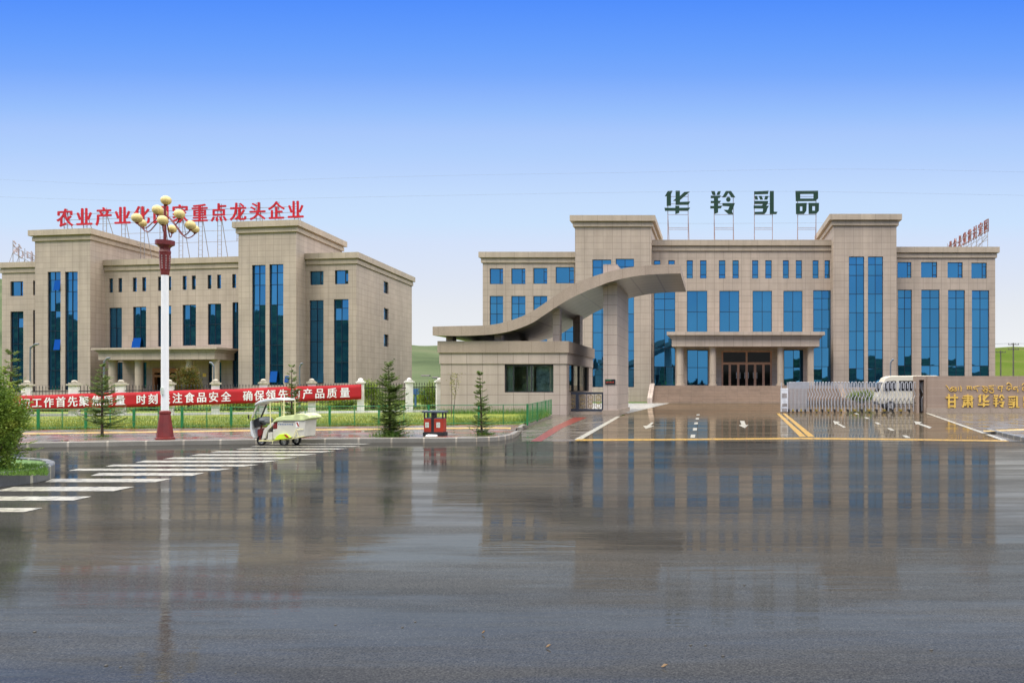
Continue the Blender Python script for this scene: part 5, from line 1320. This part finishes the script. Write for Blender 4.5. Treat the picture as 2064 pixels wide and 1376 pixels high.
# sapling in front of the gatehouse
sp0 = G(912, 842, .15)
t = thing('sapling', tuple(sp0), 'thin sapling with pale yellow leaves before the gatehouse wall', 'tree')
b = MB(); hs = 2.25
for dx in (-.06, .05): b.tube([sp0+Vector((dx,0,0)), sp0+Vector((dx*1.5+.06,0,hs*.5)), sp0+Vector((.1+dx*3.5,0,hs))], [.018,.014,.005], 5)
b.build('trunk', M['bark'], t)
b = MB(); rn = random.Random(8)
for k in range(260):
    f = rn.random()**.6; p = sp0+Vector((.09+rn.gauss(0,.04+.14*f), rn.gauss(0,.12), hs*(.42+.6*f)))
    quad_leaf(b, p, Vector((rn.uniform(-1,1), rn.uniform(-1,1), rn.uniform(-.8,.6))).normalized(), .08, .045, Vector((rn.random(), rn.random(), 1)))
b.build('crown', M['sapling'], t, fix=False)
# grass
def blades(name, mat, areas, seed):
    rn = random.Random(seed); b = MB()
    for fn, n, h0, h1, wd in areas:
        for k in range(n):
            p = fn(rn); h = rn.uniform(h0, h1); a = rn.uniform(0, 6.28); s = Vector((math.cos(a), math.sin(a), 0))*wd
            ln_ = Vector((rn.gauss(0,.35), rn.gauss(0,.35), 1)).normalized()*h
            i = len(b.v); b.v += [p-s, p+s, p+ln_]; b.f.append((i, i+1, i+2))
    o = b.build(name, M[mat], fix=False); return struct(o, 'stuff')
def verge(rn):
    s = rn.random(); x = -60+s*1105; f = rn.random()**1.3
    y0 = ln_y(x, -20, 867.5, 1063, 854.0); y1 = ln_y(x, -20, 845, 886, 836) if x < 886 else 842
    return G(x, y0+(y1-y0)*f, .15)
def front(rn):
    x = rn.uniform(-60, 1050); return G(x, ln_y(x, -20, 867.2, 1063, 854.0)-rn.random()*1.5, .15)
blades('grass', 'grass', [(verge, 26000, .07, .2, .008), (front, 2600, .1, .26, .006)], 31)
def foot(x, y, r):
    def f(rn): a = rn.uniform(0,6.28); q = min(1.3*r, abs(rn.gauss(0, .5*r))); return gz(x, y)+Vector((math.cos(a)*q, math.sin(a)*q*.8, 0))
    return f
def gside(rn): f = rn.random(); return G(1066, 853, .15).lerp(G(1111, 838, .15), f)+Vector((rn.uniform(-.6,.0), rn.uniform(-.2,.3), 0))
def gfront(rn): x = rn.uniform(890, 1110); return A(x, 777, 49.9).xy.to_3d()+Vector((0, rn.uniform(-2.5,0), .15))
def isle(rn): return G(rn.uniform(-90, 96), rn.uniform(939, 958), .225)
def yard(rn): x = rn.uniform(-20, 890); return A(x, 777, rn.uniform(51, 66)).xy.to_3d()+Vector((0,0,.15))
blades('tall_grass', 'lush', [(foot(206,880,.40), 260, .04, .15, .005), (foot(786,879,.62), 800, .08, .40, .006), (foot(978,876,.5), 380, .04, .20, .005), (gside, 900, .2, .75, .008), (gfront, 2200, .15, .45, .008), (isle, 5200, .04, .12, .006), (yard, 9000, .1, .3, .014)], 32)

# ------------------------------------------------------------------ far houses, boards, street litter
def house(px, py, Y, w, d, h, label, roof='pole_wood', wall='village_white'):
    p = A(px, py, Y); x, z = p.x, p.z
    t = thing('house', (x, Y, z), label, 'house', 'village houses on the plain')
    b = MB(); b.box(x-w/2, x+w/2, Y, Y+d, z-6, z+h); b.build('wall', M[wall], t)
    b = MB(); b.prism([(-d*.6, 0), (d*.6, 0), (0, h*.4)], lambda s, q: (x-w/2-.3, Y+d/2+s, z+h+q), lambda s, q: (x+w/2+.3, Y+d/2+s, z+h+q)); b.build('roof', M[roof], t)
    for k in (-.3, 0, .3): b = MB(); b.box(x+w*k-.5, x+w*k+.5, Y-.04, Y+.01, z+h*.35, z+h*.75); b.build('window', M['van_glass'], t)
house(856, 763, 560, 5, 4, 1.9, 'long low white house far off at the foot of the green hill'); house(876, 766, 540, 3.5, 4, 1.7, 'small white farmhouse far off, beside the gatehouse edge')
def hoarding(x0, x1, y0, y1, Y, label):
    b = MB(); p = A(x0, y0, Y); q = A(x1, y1, Y); b.box(p.x, q.x, Y, Y+.08, q.z, p.z); b.box(p.x+.1, p.x+.2, Y+.09, Y+.19, 0, p.z); b.box(q.x-.2, q.x-.1, Y+.09, Y+.19, 0, p.z)
    return tag(b.build('site_hoarding', M['blue_panel']), label, 'hoarding')
hoarding(832, 864, 783, 795, 62, 'blue board standing behind the iron fence beside the gatehouse')
rn = random.Random(77)
for x, y in ((808,992),(298,960),(245,992),(70,1274),(100,1284),(243,1345),(676,1260),(811,1265),(475,1357),(1392,1301),(1422,1301),(1457,1323),(1895,1263),(1877,1311),(1740,1327),(214,1342),(837,1254),(1500,1180)):
    p = G(x, y); r = rn.uniform(.006, .012)
    b = MB(); b.ball(p+Vector((0,0,r*.5)), r*1.2, r, r*.75, 7, 5); tag(b.build('pebble', M['pebble']), 'small dark pebble lying on the wet asphalt', 'pebble', 'stray pebbles on the road')
for x, y, s, lb in ((1339,1344,.022,'curled tan leaf on the wet road nearest the camera'),(1105,1304,.018,'tan leaf on the wet road beyond the nearest leaf'),(974,1276,.012,'tiny pale leaf on the wet road at mid frame')):
    p = G(x, y, .01); b = MB(); i = 0
    b.v = [p+Vector((-s,0,.004)), p+Vector((-s*.2,-s*.5,.01)), p+Vector((s,.0,.022)), p+Vector((-s*.1,s*.5,.02)), p+Vector((0,0,.004))]; b.f = [(0,1,4),(1,2,4),(2,3,4),(3,0,4)]
    o = tag(b.build('leaf', M['leaf_dry'], fix=False), lb, 'leaf'); m_ = o.modifiers.new('thickness', 'SOLIDIFY'); m_.thickness = .003

for o in bpy.data.objects:
    if '_o' in o: del o['_o']
